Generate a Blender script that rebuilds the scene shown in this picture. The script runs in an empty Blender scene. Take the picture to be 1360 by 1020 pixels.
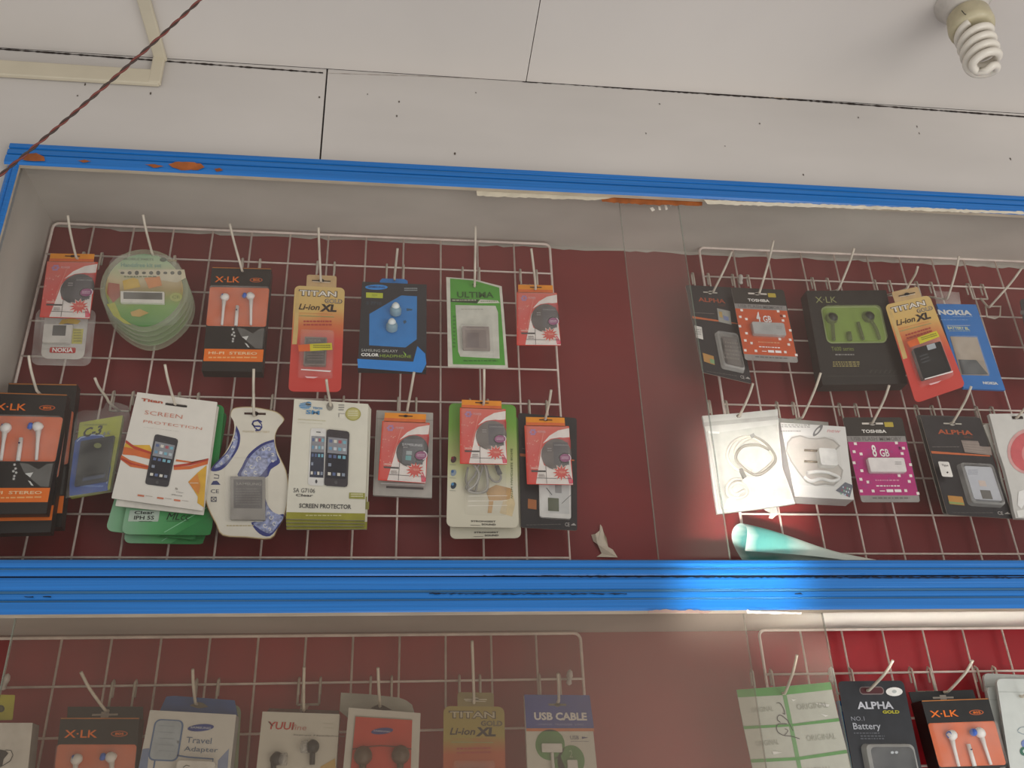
import bpy, bmesh, math, random
import numpy as np
from mathutils import Vector, Matrix
random.seed(7)
S = bpy.context.scene
C = S.collection
F = 1214.0
CZ = 1.5                                   # height of the camera above the shop floor
R = np.array([[0.99241273, -0.11810028, -0.03419493], [0.02381824, 0.45751618, -0.88888224], [0.12062198, 0.88132359, 0.45685782]])
YB = 1.1                                   # distance of the wire grids from the camera


def ray(px, py):
    return R.T @ np.array([(px - 680) / F, (py - 510) / F, 1.0])


def at(px, py, Y):
    """point on the upright plane at distance Y seen at a pixel of the photograph"""
    d = ray(px, py); d = d * (Y / d[1])
    return Vector((d[0], d[1], d[2] + CZ))


def atz(px, py, Z):
    d = ray(px, py); d = d * (Z / d[2])
    return Vector((d[0], d[1], d[2] + CZ))


# ------------------------------------------------------------------ materials
MC = {}


def lin(h):
    h = h.lstrip('#')
    c = [int(h[i:i + 2], 16) / 255 for i in (0, 2, 4)]
    return [x / 12.92 if x <= .04045 else ((x + .055) / 1.055) ** 2.4 for x in c]


def new_mat(name):
    m = bpy.data.materials.new(name); m.use_nodes = True
    nt = m.node_tree
    for n in list(nt.nodes): nt.nodes.remove(n)
    out = nt.nodes.new('ShaderNodeOutputMaterial')
    return m, nt, out


def m(hexc, rough=.5, metal=0., var=.12, scale=60., spec=.4, stretch=None, bump=0):
    key = (hexc, rough, metal, var, scale, spec, stretch, bump)
    if key in MC: return MC[key]
    mt, nt, out = new_mat('paint_' + hexc)
    N = nt.nodes; L = nt.links
    p = N.new('ShaderNodeBsdfPrincipled'); L.new(p.outputs[0], out.inputs[0])
    p.inputs['Roughness'].default_value = rough; p.inputs['Metallic'].default_value = metal
    p.inputs['Specular IOR Level'].default_value = spec
    tc = N.new('ShaderNodeTexCoord'); mp = N.new('ShaderNodeMapping'); nz = N.new('ShaderNodeTexNoise')
    L.new(tc.outputs['Object'], mp.inputs[0]); L.new(mp.outputs[0], nz.inputs[0])
    if stretch: mp.inputs['Scale'].default_value = stretch
    nz.inputs['Scale'].default_value = scale; nz.inputs['Detail'].default_value = 4
    rp = N.new('ShaderNodeValToRGB'); L.new(nz.outputs[0], rp.inputs[0])
    c = lin(hexc)
    rp.color_ramp.elements[0].position = .3; rp.color_ramp.elements[1].position = .7
    rp.color_ramp.elements[0].color = [max(0, x * (1 - var)) for x in c] + [1]
    rp.color_ramp.elements[1].color = [min(1, x * (1 + var)) for x in c] + [1]
    L.new(rp.outputs[0], p.inputs['Base Color'])
    if bump:
        b = N.new('ShaderNodeBump'); b.inputs['Strength'].default_value = bump; b.inputs['Distance'].default_value = .002
        L.new(nz.outputs[0], b.inputs['Height']); L.new(b.outputs[0], p.inputs['Normal'])
    MC[key] = mt
    return mt


def grad(name, stops, axis=2, wob=.1, rough=.4):
    """colour ramp along one axis of the part's own bounding box"""
    if name in MC: return MC[name]
    mt, nt, out = new_mat(name); N = nt.nodes; L = nt.links
    p = N.new('ShaderNodeBsdfPrincipled'); L.new(p.outputs[0], out.inputs[0]); p.inputs['Roughness'].default_value = rough
    tc = N.new('ShaderNodeTexCoord'); sp = N.new('ShaderNodeSeparateXYZ'); nz = N.new('ShaderNodeTexNoise'); nz.inputs['Scale'].default_value = 2.5
    L.new(tc.outputs['Generated'], sp.inputs[0]); L.new(tc.outputs['Generated'], nz.inputs[0])
    ma = N.new('ShaderNodeMath'); ma.operation = 'MULTIPLY_ADD'; L.new(nz.outputs[0], ma.inputs[0]); ma.inputs[1].default_value = wob * 2
    sb = N.new('ShaderNodeMath'); sb.operation = 'SUBTRACT'; sb.inputs[1].default_value = wob
    L.new(sp.outputs[axis], sb.inputs[0]); L.new(sb.outputs[0], ma.inputs[2])
    rp = N.new('ShaderNodeValToRGB'); L.new(ma.outputs[0], rp.inputs[0])
    el = rp.color_ramp.elements
    el[0].position = stops[0][0]; el[0].color = lin(stops[0][1]) + [1]
    el[1].position = stops[-1][0]; el[1].color = lin(stops[-1][1]) + [1]
    for q, h in stops[1:-1]:
        e = el.new(q); e.color = lin(h) + [1]
    L.new(rp.outputs[0], p.inputs['Base Color'])
    MC[name] = mt
    return mt


def clear(name, op, hexc='f4f2ec', rough=.15, var=.5, scale=8., tint='ffffff', streak=None, streaks=0., zramp=None, xramp=None):
    """thin see-through plastic or dusty glass: mostly transparent, a little of it a dull film; ramps paint reflected haze"""
    if name in MC: return MC[name]
    mt, nt, out = new_mat(name); N = nt.nodes; L = nt.links
    t = N.new('ShaderNodeBsdfTransparent'); t.inputs[0].default_value = lin(tint) + [1]
    p = N.new('ShaderNodeBsdfPrincipled'); p.inputs['Base Color'].default_value = lin(hexc) + [1]; p.inputs['Roughness'].default_value = rough
    mx = N.new('ShaderNodeMixShader'); L.new(t.outputs[0], mx.inputs[1]); L.new(p.outputs[0], mx.inputs[2]); L.new(mx.outputs[0], out.inputs[0])
    tc = N.new('ShaderNodeTexCoord'); mp = N.new('ShaderNodeMapping'); nz = N.new('ShaderNodeTexNoise')
    L.new(tc.outputs['Object'], mp.inputs[0]); L.new(mp.outputs[0], nz.inputs[0])
    if streak: mp.inputs['Scale'].default_value = streak
    nz.inputs['Scale'].default_value = scale; nz.inputs['Detail'].default_value = 5
    mr = N.new('ShaderNodeMapRange'); L.new(nz.outputs[0], mr.inputs[0])
    mr.inputs[1].default_value = .3; mr.inputs[2].default_value = .7
    mr.inputs[3].default_value = op * (1 - var); mr.inputs[4].default_value = op * (1 + var)
    o = mr.outputs[0]
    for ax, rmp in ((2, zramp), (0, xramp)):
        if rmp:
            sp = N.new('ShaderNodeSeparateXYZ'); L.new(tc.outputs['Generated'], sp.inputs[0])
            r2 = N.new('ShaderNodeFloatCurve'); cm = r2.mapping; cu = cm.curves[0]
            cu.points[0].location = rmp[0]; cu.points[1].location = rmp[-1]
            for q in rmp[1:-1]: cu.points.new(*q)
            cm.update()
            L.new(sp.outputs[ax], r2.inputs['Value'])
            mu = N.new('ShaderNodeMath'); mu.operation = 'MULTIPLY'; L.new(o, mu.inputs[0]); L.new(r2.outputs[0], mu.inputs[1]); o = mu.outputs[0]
    if streaks:                                             # specks of dust and smears
        n2 = N.new('ShaderNodeTexNoise'); n2.inputs['Scale'].default_value = 90; n2.inputs['Detail'].default_value = 2
        m2 = N.new('ShaderNodeMapping'); m2.inputs['Scale'].default_value = (1, 1, 2.2)
        L.new(tc.outputs['Object'], m2.inputs[0]); L.new(m2.outputs[0], n2.inputs[0])
        r3 = N.new('ShaderNodeMapRange'); L.new(n2.outputs[0], r3.inputs[0]); r3.inputs[1].default_value = .77; r3.inputs[2].default_value = .82; r3.inputs[3].default_value = 0; r3.inputs[4].default_value = streaks
        ad = N.new('ShaderNodeMath'); ad.operation = 'ADD'; ad.use_clamp = True; L.new(o, ad.inputs[0]); L.new(r3.outputs[0], ad.inputs[1]); o = ad.outputs[0]
    L.new(o, mx.inputs[0])
    MC[name] = mt
    return mt


WHITE = m('e6e2d8', .55, var=.03); BLACK = m('17181b', .3, var=.2); DARK = m('232427', .25, var=.25)
INK = m('151515', .5); GREY = m('8c8a86', .5); SILVER = m('b9b9b6', .25, .3); STEEL = m('8f8f8d', .3, .6)
WIRE = m('e6d6ca', .35, var=.18, scale=40); HOOKM = m('c9bfae', .3, var=.2, scale=50)
PLASTIC = clear('clear_blister_plastic', .10, rough=.08, var=.6, scale=30)
MILKY = clear('milky_plastic_bag', .45, 'e9e8e2', rough=.22, var=.35, scale=22)
FILM = clear('thin_plastic_film', .16, 'e9e6de', rough=.12, var=.7, scale=25)


# ------------------------------------------------------------------ mesh helpers
class MB:
    def __init__(s): s.v = []; s.f = []; s.fm = []; s.mats = []; s.sm = []

    def mi(s, mat):
        if mat not in s.mats: s.mats.append(mat)
        return s.mats.index(mat)

    def add(s, vs, fs, mat, smooth=False):
        b = len(s.v); s.v += [tuple(q) for q in vs]; k = s.mi(mat)
        for f in fs: s.f.append([b + i for i in f]); s.fm.append(k); s.sm.append(smooth)

    def box(s, lo, hi, mat):
        x0, y0, z0 = lo; x1, y1, z1 = hi
        s.add([(x0, y0, z0), (x1, y0, z0), (x1, y1, z0), (x0, y1, z0), (x0, y0, z1), (x1, y0, z1), (x1, y1, z1), (x0, y1, z1)],
              [(0, 3, 2, 1), (4, 5, 6, 7), (0, 1, 5, 4), (1, 2, 6, 5), (2, 3, 7, 6), (3, 0, 4, 7)], mat)

    def tube(s, pts, r, mat, n=8, cap=True):
        pts = [Vector(q) for q in pts]; k = len(pts)
        rr = r if isinstance(r, (list, tuple)) else [r] * k
        vs = []; up = None
        for i, q in enumerate(pts):
            t = (pts[min(i + 1, k - 1)] - pts[max(i - 1, 0)]).normalized()
            if up is None:
                up = Vector((0, 0, 1)) if abs(t.z) < .9 else Vector((1, 0, 0))
            a = (up - t * up.dot(t)).normalized(); up = a; b = t.cross(a)
            for j in range(n):
                w = 2 * math.pi * j / n; vs.append(q + (a * math.cos(w) + b * math.sin(w)) * rr[i])
        fs = []
        for i in range(k - 1):
            for j in range(n):
                fs.append((i * n + j, i * n + (j + 1) % n, (i + 1) * n + (j + 1) % n, (i + 1) * n + j))
        if cap: fs += [tuple(range(n - 1, -1, -1)), tuple((k - 1) * n + j for j in range(n))]
        s.add(vs, fs, mat, True)

    def lathe(s, prof, o, ax, mat, n=28):
        """prof: (distance along axis, radius)"""
        ax = Vector(ax).normalized(); a = ax.orthogonal().normalized(); b = ax.cross(a); o = Vector(o); vs = []
        for d, r in prof:
            for j in range(n):
                w = 2 * math.pi * j / n; vs.append(o + ax * d + (a * math.cos(w) + b * math.sin(w)) * max(r, 1e-5))
        fs = [(i * n + j, i * n + (j + 1) % n, (i + 1) * n + (j + 1) % n, (i + 1) * n + j) for i in range(len(prof) - 1) for j in range(n)]
        s.add(vs, fs, mat, True)

    def build(s, name, parent=None, loc=None):
        me = bpy.data.meshes.new(name); me.from_pydata(s.v, [], s.f)
        for q in s.mats: me.materials.append(q)
        me.polygons.foreach_set('material_index', s.fm); me.polygons.foreach_set('use_smooth', s.sm)
        me.update()
        o = bpy.data.objects.new(name, me); C.objects.link(o)
        if parent is not None: o.parent = parent
        if loc is not None: o.location = loc
        return o


def tag(o, label=None, cat=None, group=None, kind=None):
    if label: o['label'] = label
    if cat: o['category'] = cat
    if group: o['group'] = group
    if kind: o['kind'] = kind
    return o


def empty(name, loc, label, cat, group=None):
    o = bpy.data.objects.new(name, None); C.objects.link(o); o.location = loc; o.empty_display_size = .02
    return tag(o, label, cat, group)


TX = {}


def textmesh(t, bold, ital):
    k = (t, bold, ital)
    if k in TX: return TX[k]
    cu = bpy.data.curves.new('lettering', 'FONT'); cu.body = t; cu.resolution_u = 2; cu.offset = bold; cu.shear = ital
    ob = bpy.data.objects.new('lettering', cu); C.objects.link(ob)
    bpy.context.view_layer.update()
    me = bpy.data.meshes.new_from_object(ob.evaluated_get(bpy.context.evaluated_depsgraph_get()))
    vs = [tuple(v.co[:2]) for v in me.vertices]; fs = [tuple(p.vertices) for p in me.polygons]
    bpy.data.objects.remove(ob); bpy.data.curves.remove(cu); bpy.data.meshes.remove(me)
    xs = [v[0] for v in vs]; ys = [v[1] for v in vs]; x0, x1, y0, y1 = min(xs), max(xs), min(ys), max(ys)
    TX[k] = ([((x - x0) / (x1 - x0), (y1 - y) / (y1 - y0)) for x, y in vs], fs)
    return TX[k]


def homog(src):
    """matrix taking the four src corners (tl,tr,bl,br) to the unit square"""
    dst = [(0, 0), (1, 0), (0, 1), (1, 1)]; A = []; b = []
    for (x, y), (u, v) in zip(src, dst):
        A.append([x, y, 1, 0, 0, 0, -u * x, -u * y]); b.append(u)
        A.append([0, 0, 0, x, y, 1, -v * x, -v * y]); b.append(v)
    h = np.linalg.solve(np.array(A, float), np.array(b, float))
    return np.append(h, 1).reshape(3, 3)


LAY = .00022


class Pack:
    """a flat thing hanging at distance Y whose four corners are q (in a crop cr of the photo);
    drawing coordinates are those of ref, the four corners of the design as first measured"""

    def __init__(s, name, label, cat, cr, q, Y, ref=None, group=None):
        s.cr = cr; s.Y = Y
        s.c = [at(cr[0] + x / cr[2], cr[1] + y / cr[2], Y) for x, y in q]
        s.o = (s.c[2] + s.c[3]) / 2
        s.root = empty(name, s.o, label, cat, group)
        s.H = homog(ref or q); s.w = (s.c[1] - s.c[0]).length; s.h = (s.c[2] - s.c[0]).length
        s.mb = MB()

    def uv(s, x, y):
        r = s.H @ np.array([x, y, 1.0]); return r[0] / r[2], r[1] / r[2]

    def loc(s, u, v):
        p = (s.c[0] * (1 - u) + s.c[1] * u) * (1 - v) + (s.c[2] * (1 - u) + s.c[3] * u) * v
        return p - s.o

    def P(s, x, y, lay=0.):
        p = s.loc(*s.uv(x, y)); return Vector((p.x, -lay, p.z))

    def poly(s, pts, mat, lay=1, mb=None):
        vs = [s.P(x, y, lay * LAY) for x, y in pts]; s._face(vs, mat, mb)

    def _face(s, vs, mat, mb=None):
        a = sum((vs[i].x * vs[(i + 1) % len(vs)].z - vs[(i + 1) % len(vs)].x * vs[i].z) for i in range(len(vs)))
        if a < 0: vs = vs[::-1]
        (mb or s.mb).add(vs, [tuple(range(len(vs)))], mat)

    def rr(s, x0, y0, x1, y1, r=0., n=4):
        """rounded rectangle outline in the part's own plane; r in metres"""
        u0, v0 = s.uv(x0, y0); u1, v1 = s.uv(x1, y1)
        ru, rv = r / s.w, r / s.h; out = []
        if r <= 0: return [s.loc(u0, v0), s.loc(u1, v0), s.loc(u1, v1), s.loc(u0, v1)]
        for cu, cv, a0 in ((u1 - ru, v0 + rv, -90), (u1 - ru, v1 - rv, 0), (u0 + ru, v1 - rv, 90), (u0 + ru, v0 + rv, 180)):
            for k in range(n + 1):
                a = math.radians(a0 + 90 * k / n); out.append(s.loc(cu + ru * math.cos(a), cv + rv * math.sin(a)))
        return out

    def rect(s, x0, y0, x1, y1, mat, lay=1, r=0., mb=None):
        s._face([Vector((p.x, -lay * LAY, p.z)) for p in s.rr(x0, y0, x1, y1, r)], mat, mb)

    def ell(s, cx, cy, rx, ry, mat, lay=1, n=24, mb=None, rot=0.):
        ca, sa = math.cos(rot), math.sin(rot)
        s.poly([(cx + rx * math.cos(2 * math.pi * k / n) * ca - ry * math.sin(2 * math.pi * k / n) * sa,
                 cy + rx * math.cos(2 * math.pi * k / n) * sa + ry * math.sin(2 * math.pi * k / n) * ca) for k in range(n)], mat, lay, mb)

    def star(s, cx, cy, r0, r1, k, mat, lay=1, sy=1.):
        s.poly([(cx + (r1 if i % 2 else r0) * math.cos(math.pi * i / k), cy + sy * (r1 if i % 2 else r0) * math.sin(math.pi * i / k)) for i in range(2 * k)], mat, lay)

    def text(s, t, x0, y0, x1, y1, mat, lay=2, bold=.01, ital=0., mb=None):
        vs, fs = textmesh(t, bold, ital)
        u0, v0 = s.uv(x0, y0); u1, v1 = s.uv(x1, y1); out = []
        for a, b in vs:
            p = s.loc(u0 + (u1 - u0) * a, v0 + (v1 - v0) * b); out.append((p.x, -lay * LAY, p.z))
        (mb or s.mb).add(out, fs, mat)

    def dashes(s, x0, y0, x1, y1, n, mat, lay=2, seed=1):
        """rows of illegibly small print"""
        rd = random.Random(seed); hh = (y1 - y0) / n
        for k in range(n):
            x = x0; ya = y0 + k * hh
            while x < x1 - 3:
                w = min(rd.uniform(.05, .14) * (x1 - x0), x1 - x); s.rect(x, ya, x + w, ya + hh * .5, mat, lay); x += w + .025 * (x1 - x0)

    def line(s, pts, w, mat, lay=2):
        """flat printed line of width w (drawing units)"""
        n = len(pts); a = []; b = []
        for i, (x, y) in enumerate(pts):
            x0, y0 = pts[max(i - 1, 0)]; x1, y1 = pts[min(i + 1, n - 1)]; d = math.hypot(x1 - x0, y1 - y0) or 1
            nx, ny = -(y1 - y0) / d * w / 2, (x1 - x0) / d * w / 2; a.append((x + nx, y + ny)); b.append((x - nx, y - ny))
        for i in range(n - 1): s.poly([a[i], a[i + 1], b[i + 1], b[i]], mat, lay)

    def slab(s, pts, mat, y0=0., y1=.0008, mb=None, side=None):
        """solid with outline pts (local vectors) from depth y0 (front) to y1"""
        n = len(pts); a = sum((pts[i].x * pts[(i + 1) % n].z - pts[(i + 1) % n].x * pts[i].z) for i in range(n))
        if a < 0: pts = pts[::-1]
        mb = mb or s.mb
        vs = [(p.x, y0, p.z) for p in pts] + [(p.x, y1, p.z) for p in pts]
        mb.add(vs, [tuple(range(n)), tuple(range(2 * n - 1, n - 1, -1))], mat)
        mb.add(vs, [(i, n + i, n + (i + 1) % n, (i + 1) % n) for i in range(n)], side or mat)

    def card(s, mat, x0, y0, x1, y1, r=0., t=.0008, side=None, y=0.):
        s.slab(s.rr(x0, y0, x1, y1, r), mat, y, y + t, side=side)

    def outline(s, pts, mat, t=.0008, y=0., side=None):
        s.slab([s.P(x, y_) for x, y_ in pts], mat, y, y + t, side=side)

    def done(s, name='card', label=None):
        o = s.mb.build(name, s.root); s.mb = MB()
        if label: o['label'] = label
        return o

    def dome(s, x0, y0, x1, y1, h, inset, mat, name='blister', r=.002, y=0., rim=None, label=None, parent=None):
        """raised shell: foot outline, sloping wall, flat front"""
        a = s.rr(x0, y0, x1, y1, r); cx = sum(p.x for p in a) / len(a); cz = sum(p.z for p in a) / len(a)
        w = max(p.x for p in a) - cx; hh = max(p.z for p in a) - cz
        mb = MB(); n = len(a); vs = [(p.x, y, p.z) for p in a]
        for f, k in ((.75, .35), (1., 1.)):
            vs += [(cx + (p.x - cx) * (1 - inset * k / w), y - h * f, cz + (p.z - cz) * (1 - inset * k / hh)) for p in a]
        fs = [(i + j * n, (i + 1) % n + j * n, (i + 1) % n + (j + 1) * n, i + (j + 1) * n) for j in (0, 1) for i in range(n)]
        mb.add(vs, fs, rim or mat); mb.add(vs, [tuple(2 * n + i for i in range(n))], mat)
        o = mb.build(name, parent or s.root)
        if label: o['label'] = label
        return o

    def block(s, x0, y0, x1, y1, front, t, mat, name, r=.001, label=None, art=None, side=None):
        """a solid lump (battery, plug ...) whose front face lies front metres before the card"""
        mb = MB(); s.slab(s.rr(x0, y0, x1, y1, r), mat, -front, -front + t, mb, side)
        if art:
            old = s.mb; s.mb = mb; art(front / LAY); s.mb = old
        o = mb.build(name, s.root)
        if label: o['label'] = label
        return o

    def wire(s, pts, r, mat, name='cable', lay=.004, n=6, label=None):
        mb = MB(); mb.tube([s.P(x, y, lay) for x, y in smooth(pts)], r, mat, n)
        o = mb.build(name, s.root)
        if label: o['label'] = label
        return o


def smooth(pts, k=5):
    if len(pts) < 3: return pts
    out = []
    q = [pts[0]] + list(pts) + [pts[-1]]
    for i in range(1, len(q) - 2):
        for j in range(k):
            t = j / k; out.append(tuple(.5 * ((2 * b) + (-a + c) * t + (2 * a - 5 * b + 4 * c - d) * t * t + (-a + 3 * b - 3 * c + d) * t ** 3)
                                        for a, b, c, d in zip(q[i - 1], q[i], q[i + 1], q[i + 2])))
    out.append(tuple(pts[-1]))
    return out


FULL = (0, 0, 1.)
cA = (0, 280, 4.857); cB = (250, 300, 4.436); cC = (460, 300, 4.387); cD = (0, 480, 3.921); cE = (250, 480, 3.921)
cF = (480, 500, 4.25); cG = (890, 300, 4.433); cH = (1080, 300, 4.079); cI = (920, 500, 3.922); cJ = (1110, 500, 3.924)
cK = (0, 800, 4.); cL = (320, 800, 4.636); cM = (560, 800, 4.636); cN = (960, 830, 5.37); cO = (1100, 820, 5.1); cP = (700, 660, 3.091)

# ------------------------------------------------------------------ the setting: header wall, ceiling, boards
XL, XR = -1.3, 2.2
YW = .968
wallm = m('c6c0ba', .75, var=.07, scale=2.2, bump=.1, stretch=(1, 1, 3))
ceilm = m('cfc8c1', .75, var=.06, scale=1.6, stretch=(1.4, 1, 1))
seam = m('2a201b', .9, var=.5)
CEIL = CZ + .997


def struct(o): o['kind'] = 'structure'; return o


xs = at(430, 150, YW).x
b = MB(); b.box((XL, YW, CZ + .8258), (xs - .0012, YW + .03, CEIL), wallm); struct(b.build('wall_back'))
b = MB(); b.box((xs + .0012, YW, CZ + .8258), (XR, YW + .03, CEIL), wallm); struct(b.build('wall_back'))
b = MB(); b.box((XL, YW + .031, CZ + .8258), (XR, YW + .05, CEIL + .05), seam); struct(b.build('trim_1'))
b = MB(); b.box((XL, YW, 0), (-.4997, YW + .03, CZ + .8257), wallm); struct(b.build('wall_left'))
s1 = atz(709, 53, .997)
b = MB(); b.box((XL, -1.2, CEIL), (s1.x - .0012, YW - .001, CEIL + .012), ceilm); struct(b.build('ceiling'))
b = MB(); b.box((s1.x, -1.2, CEIL), (XR, YW - .001, CEIL + .012), ceilm); struct(b.build('ceiling'))
b = MB(); b.box((XL, -1.2, CEIL + .013), (XR, YW, CEIL + .02), seam); struct(b.build('trim_2'))


def ragged(name, pts, w, mat, Y, seed, lift=.0006):
    """thin uneven crack or flake lying on the wall, along a row of pixels"""
    rd = random.Random(seed); mb = MB(); P = [at(x, y, Y - lift) for x, y in pts]
    top = []; bot = []
    for i in range(len(P) - 1):
        L_ = max(2, int((P[i + 1] - P[i]).length / .004))
        for k in range(L_):
            q = P[i].lerp(P[i + 1], k / L_); a = w * rd.uniform(.25, 1.1)
            top.append(q + Vector((0, 0, a * .5))); bot.append(q - Vector((0, 0, a * .5)))
    n = len(top); vs = top + bot
    mb.add(vs, [(i, n + i, n + i + 1, i + 1) for i in range(n - 1)], mat)
    return struct(mb.build(name))


ragged('trim_3', [(-60, 62), (0, 65), (205, 80), (433, 97)], .0034, seam, YW, 3)
ragged('trim_4', [(433, 97), (560, 101), (694, 107)], .0008, m('8d7f74', .9), YW, 4)
ragged('trim_5', [(694, 108), (760, 112), (870, 120), (1050, 132), (1360, 155), (1450, 162)], .0036, seam, YW, 5)
ragged('trim_6', [(752, 109.5), (800, 111), (900, 119), (1050, 130)], .0042, m('b9a78c', .9, var=.4, scale=300), YW, 6, .001)
b = MB()                                                   # specks and scuffs on the boards, one worn mark each
rd = random.Random(12)
for x, y in ((530, 135), (527, 154), (876, 138), (858, 177), (1009, 164), (1140, 156), (1218, 168), (1221, 177), (1342, 211), (488, 125), (632, 123), (113, 112), (103, 127), (200, 124), (424, 129), (604, 204), (1067, 232), (963, 194)):
    p = at(x, y, YW - .0005); w = rd.uniform(.0008, .0017); hh = rd.uniform(.0008, .0026)
    b.add([p + Vector((w * math.cos(t) * rd.uniform(.6, 1.2), 0, hh * math.sin(t))) for t in [k * math.pi / 4 for k in range(8)]], [tuple(range(8))], m('5a5048', .9))
o = struct(b.build('trim_7'))

# ------------------------------------------------------------------ the cabinet
blue = m('1a6fbc', .28, var=.15, scale=6, stretch=(.5, 25, 70), spec=.5, bump=.25)  # stretched noise paints highlight streaks along the ridges
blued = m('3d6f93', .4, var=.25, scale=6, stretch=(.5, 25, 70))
cream = m('b9ac99', .7, var=.15, scale=20, stretch=(1, 4, 4))
inner = m('b9b3a8', .8, var=.1, scale=6, stretch=(1, 2, 1))
brown = m('9a5527', .6, var=.3, scale=60)
redm = m('7a1618', .5, var=.14, scale=3.2, stretch=(1, 1, 2.4), spec=.55, bump=.15)
X0 = -.4925
cab = empty('display_cabinet', (.85, 1.03, CZ - .45), 'blue framed wooden wall cabinet with red backing and white inner boards', 'cabinet')
O = Vector(cab.location)


class CMB(MB):
    def build(s, name, parent=cab, label=None):
        s.v = [tuple(Vector(v) - O) for v in s.v]; o = MB.build(s, name, parent)
        if label: o['label'] = label
        return o


def molding(prof, x0, x1, mats, name, label, miter=0.):
    """prof: (y, z) list, open strip swept along x"""
    mb = CMB(); n = len(prof)
    for i in range(n - 1):
        (ya, za), (yb, zb) = prof[i], prof[i + 1]
        mb.add([(x0, ya, za), (x1, ya, za), (x1, yb, zb), (x0, yb, zb)], [(0, 3, 2, 1)], mats[i] if isinstance(mats, list) else mats)
    mb.add([(x0, y, z) for y, z in prof], [tuple(range(n))], blue)
    mb.add([(x1, y, z) for y, z in prof], [tuple(range(n - 1, -1, -1))], blue)
    return mb.build(name, cab, label)


def zz(v): return CZ + v


T = [(.99, .829), (.968, .829), (.961, .8265), (.957, .823), (.9565, .8165), (.9585, .8155), (.9585, .8135), (.956, .8125), (.9555, .8055), (.9572, .805), (.9572, .8035), (.9548, .8025), (.9545, .7915), (.957, .7885), (.963, .7885), (.963, .8125)]
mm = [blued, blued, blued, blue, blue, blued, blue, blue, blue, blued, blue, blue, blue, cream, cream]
molding([(y, zz(z)) for y, z in T], -.4992, XR, mm, 'top_frame', 'blue grooved top rail with worn brown patches')
# left upright of the frame
mb = CMB(); lx = [(-.499, .99), (-.499, .966), (-.4955, .959), (-.4915, .9565), (-.4885, .9585), (-.4875, .956), (-.4835, .9555), (-.4815, .958), (-.4815, .9625)]
z0_, z1_ = zz(-.45), zz(.7888)
for i in range(len(lx) - 1):
    (xa, ya), (xb, yb) = lx[i], lx[i + 1]
    mb.add([(xa, ya, z0_), (xb, yb, z0_), (xb, yb, z1_ - .0), (xa, ya, z1_)], [(0, 1, 2, 3)], cream if i == 7 else blue if i != 1 else blued)
mb.add([(x, y, z1_) for x, y in lx], [tuple(range(len(lx)))], blued)
mb.build('left_frame')
Mp = [(1.0, .2845), (.964, .2845), (.9585, .282), (.957, .2785), (.9572, .2742), (.9588, .2736), (.9588, .2722), (.9565, .2712), (.956, .2668), (.9575, .265), (.964, .2646)]
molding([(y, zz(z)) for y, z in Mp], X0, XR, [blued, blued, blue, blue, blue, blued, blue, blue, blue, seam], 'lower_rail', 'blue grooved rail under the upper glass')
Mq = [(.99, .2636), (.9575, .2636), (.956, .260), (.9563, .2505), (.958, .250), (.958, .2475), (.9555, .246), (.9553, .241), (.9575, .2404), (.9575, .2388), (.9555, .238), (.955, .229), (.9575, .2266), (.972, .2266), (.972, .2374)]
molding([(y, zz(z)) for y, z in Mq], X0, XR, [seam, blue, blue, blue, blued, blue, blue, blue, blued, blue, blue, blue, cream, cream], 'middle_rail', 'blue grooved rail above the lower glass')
mb = CMB(); mb.box((X0, .97, zz(.2648)), (XR, .998, zz(.2832)), seam); mb.build('rail_core')
# boards
mb = CMB(); mb.box((X0 - .01, .9905, zz(.813)), (XR, 1.125, zz(.825)), inner); mb.build('top_board', cab, 'greyish white board above the upper hooks')
mb = CMB(); mb.box((X0 - .011, .9905, zz(-.44)), (X0, 1.125, zz(.8128)), inner); mb.build('side_board', cab, 'greyish white left side board')
mb = CMB(); mb.box((X0, .9905, zz(.2374)), (XR, 1.112, zz(.264)), inner); mb.build('shelf_board', cab, 'board between upper and lower display')
mb = CMB(); mb.box((X0, 1.113, zz(.2645)), (XR, 1.123, zz(.8125)), redm); mb.build('back_panel', cab, 'dark red back of the upper display')
redm2 = m('a00c1a', .45, var=.16, scale=3.2, stretch=(1, 1, 2.4), spec=.5, bump=.12)
mb = CMB(); mb.box((X0, 1.113, zz(-.44)), (XR, 1.123, zz(.2635)), redm2); mb.build('back_panel', cab, 'dark red back of the lower display')
mb = CMB(); mb.box((X0, .958, zz(-.455)), (XR, 1.125, zz(-.441)), blue); mb.build('bottom_board')
# light rails that hold the panes, ragged paint
for z in (.8128, .2372):
    mb = CMB(); mb.box((X0 + .001, .9665, zz(z - .0045)), (XR, .9705, zz(z)), cream); mb.box((X0 + .001, .9775, zz(z - .0045)), (XR, .9805, zz(z)), cream); mb.build('sliding_rail')


def chip(pts, mat, Y, name, label=None):
    rd_ = random.Random(len(pts) + int(pts[0][0])); q = []
    for i, (x, y) in enumerate(pts):                        # torn, uneven outline
        x2, y2 = pts[(i + 1) % len(pts)]; n_ = max(1, int(math.hypot(x2 - x, y2 - y) / 4))
        for k in range(n_): q.append((x + (x2 - x) * k / n_ + rd_.uniform(-.8, .8), y + (y2 - y) * k / n_ + rd_.uniform(-.7, .7) * (k > 0)))
    pts = q
    mb = CMB(); mb.add([at(x, y, Y) for x, y in pts][::-1], [tuple(range(len(pts)))], mat); return mb.build(name, cab, label)


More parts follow.
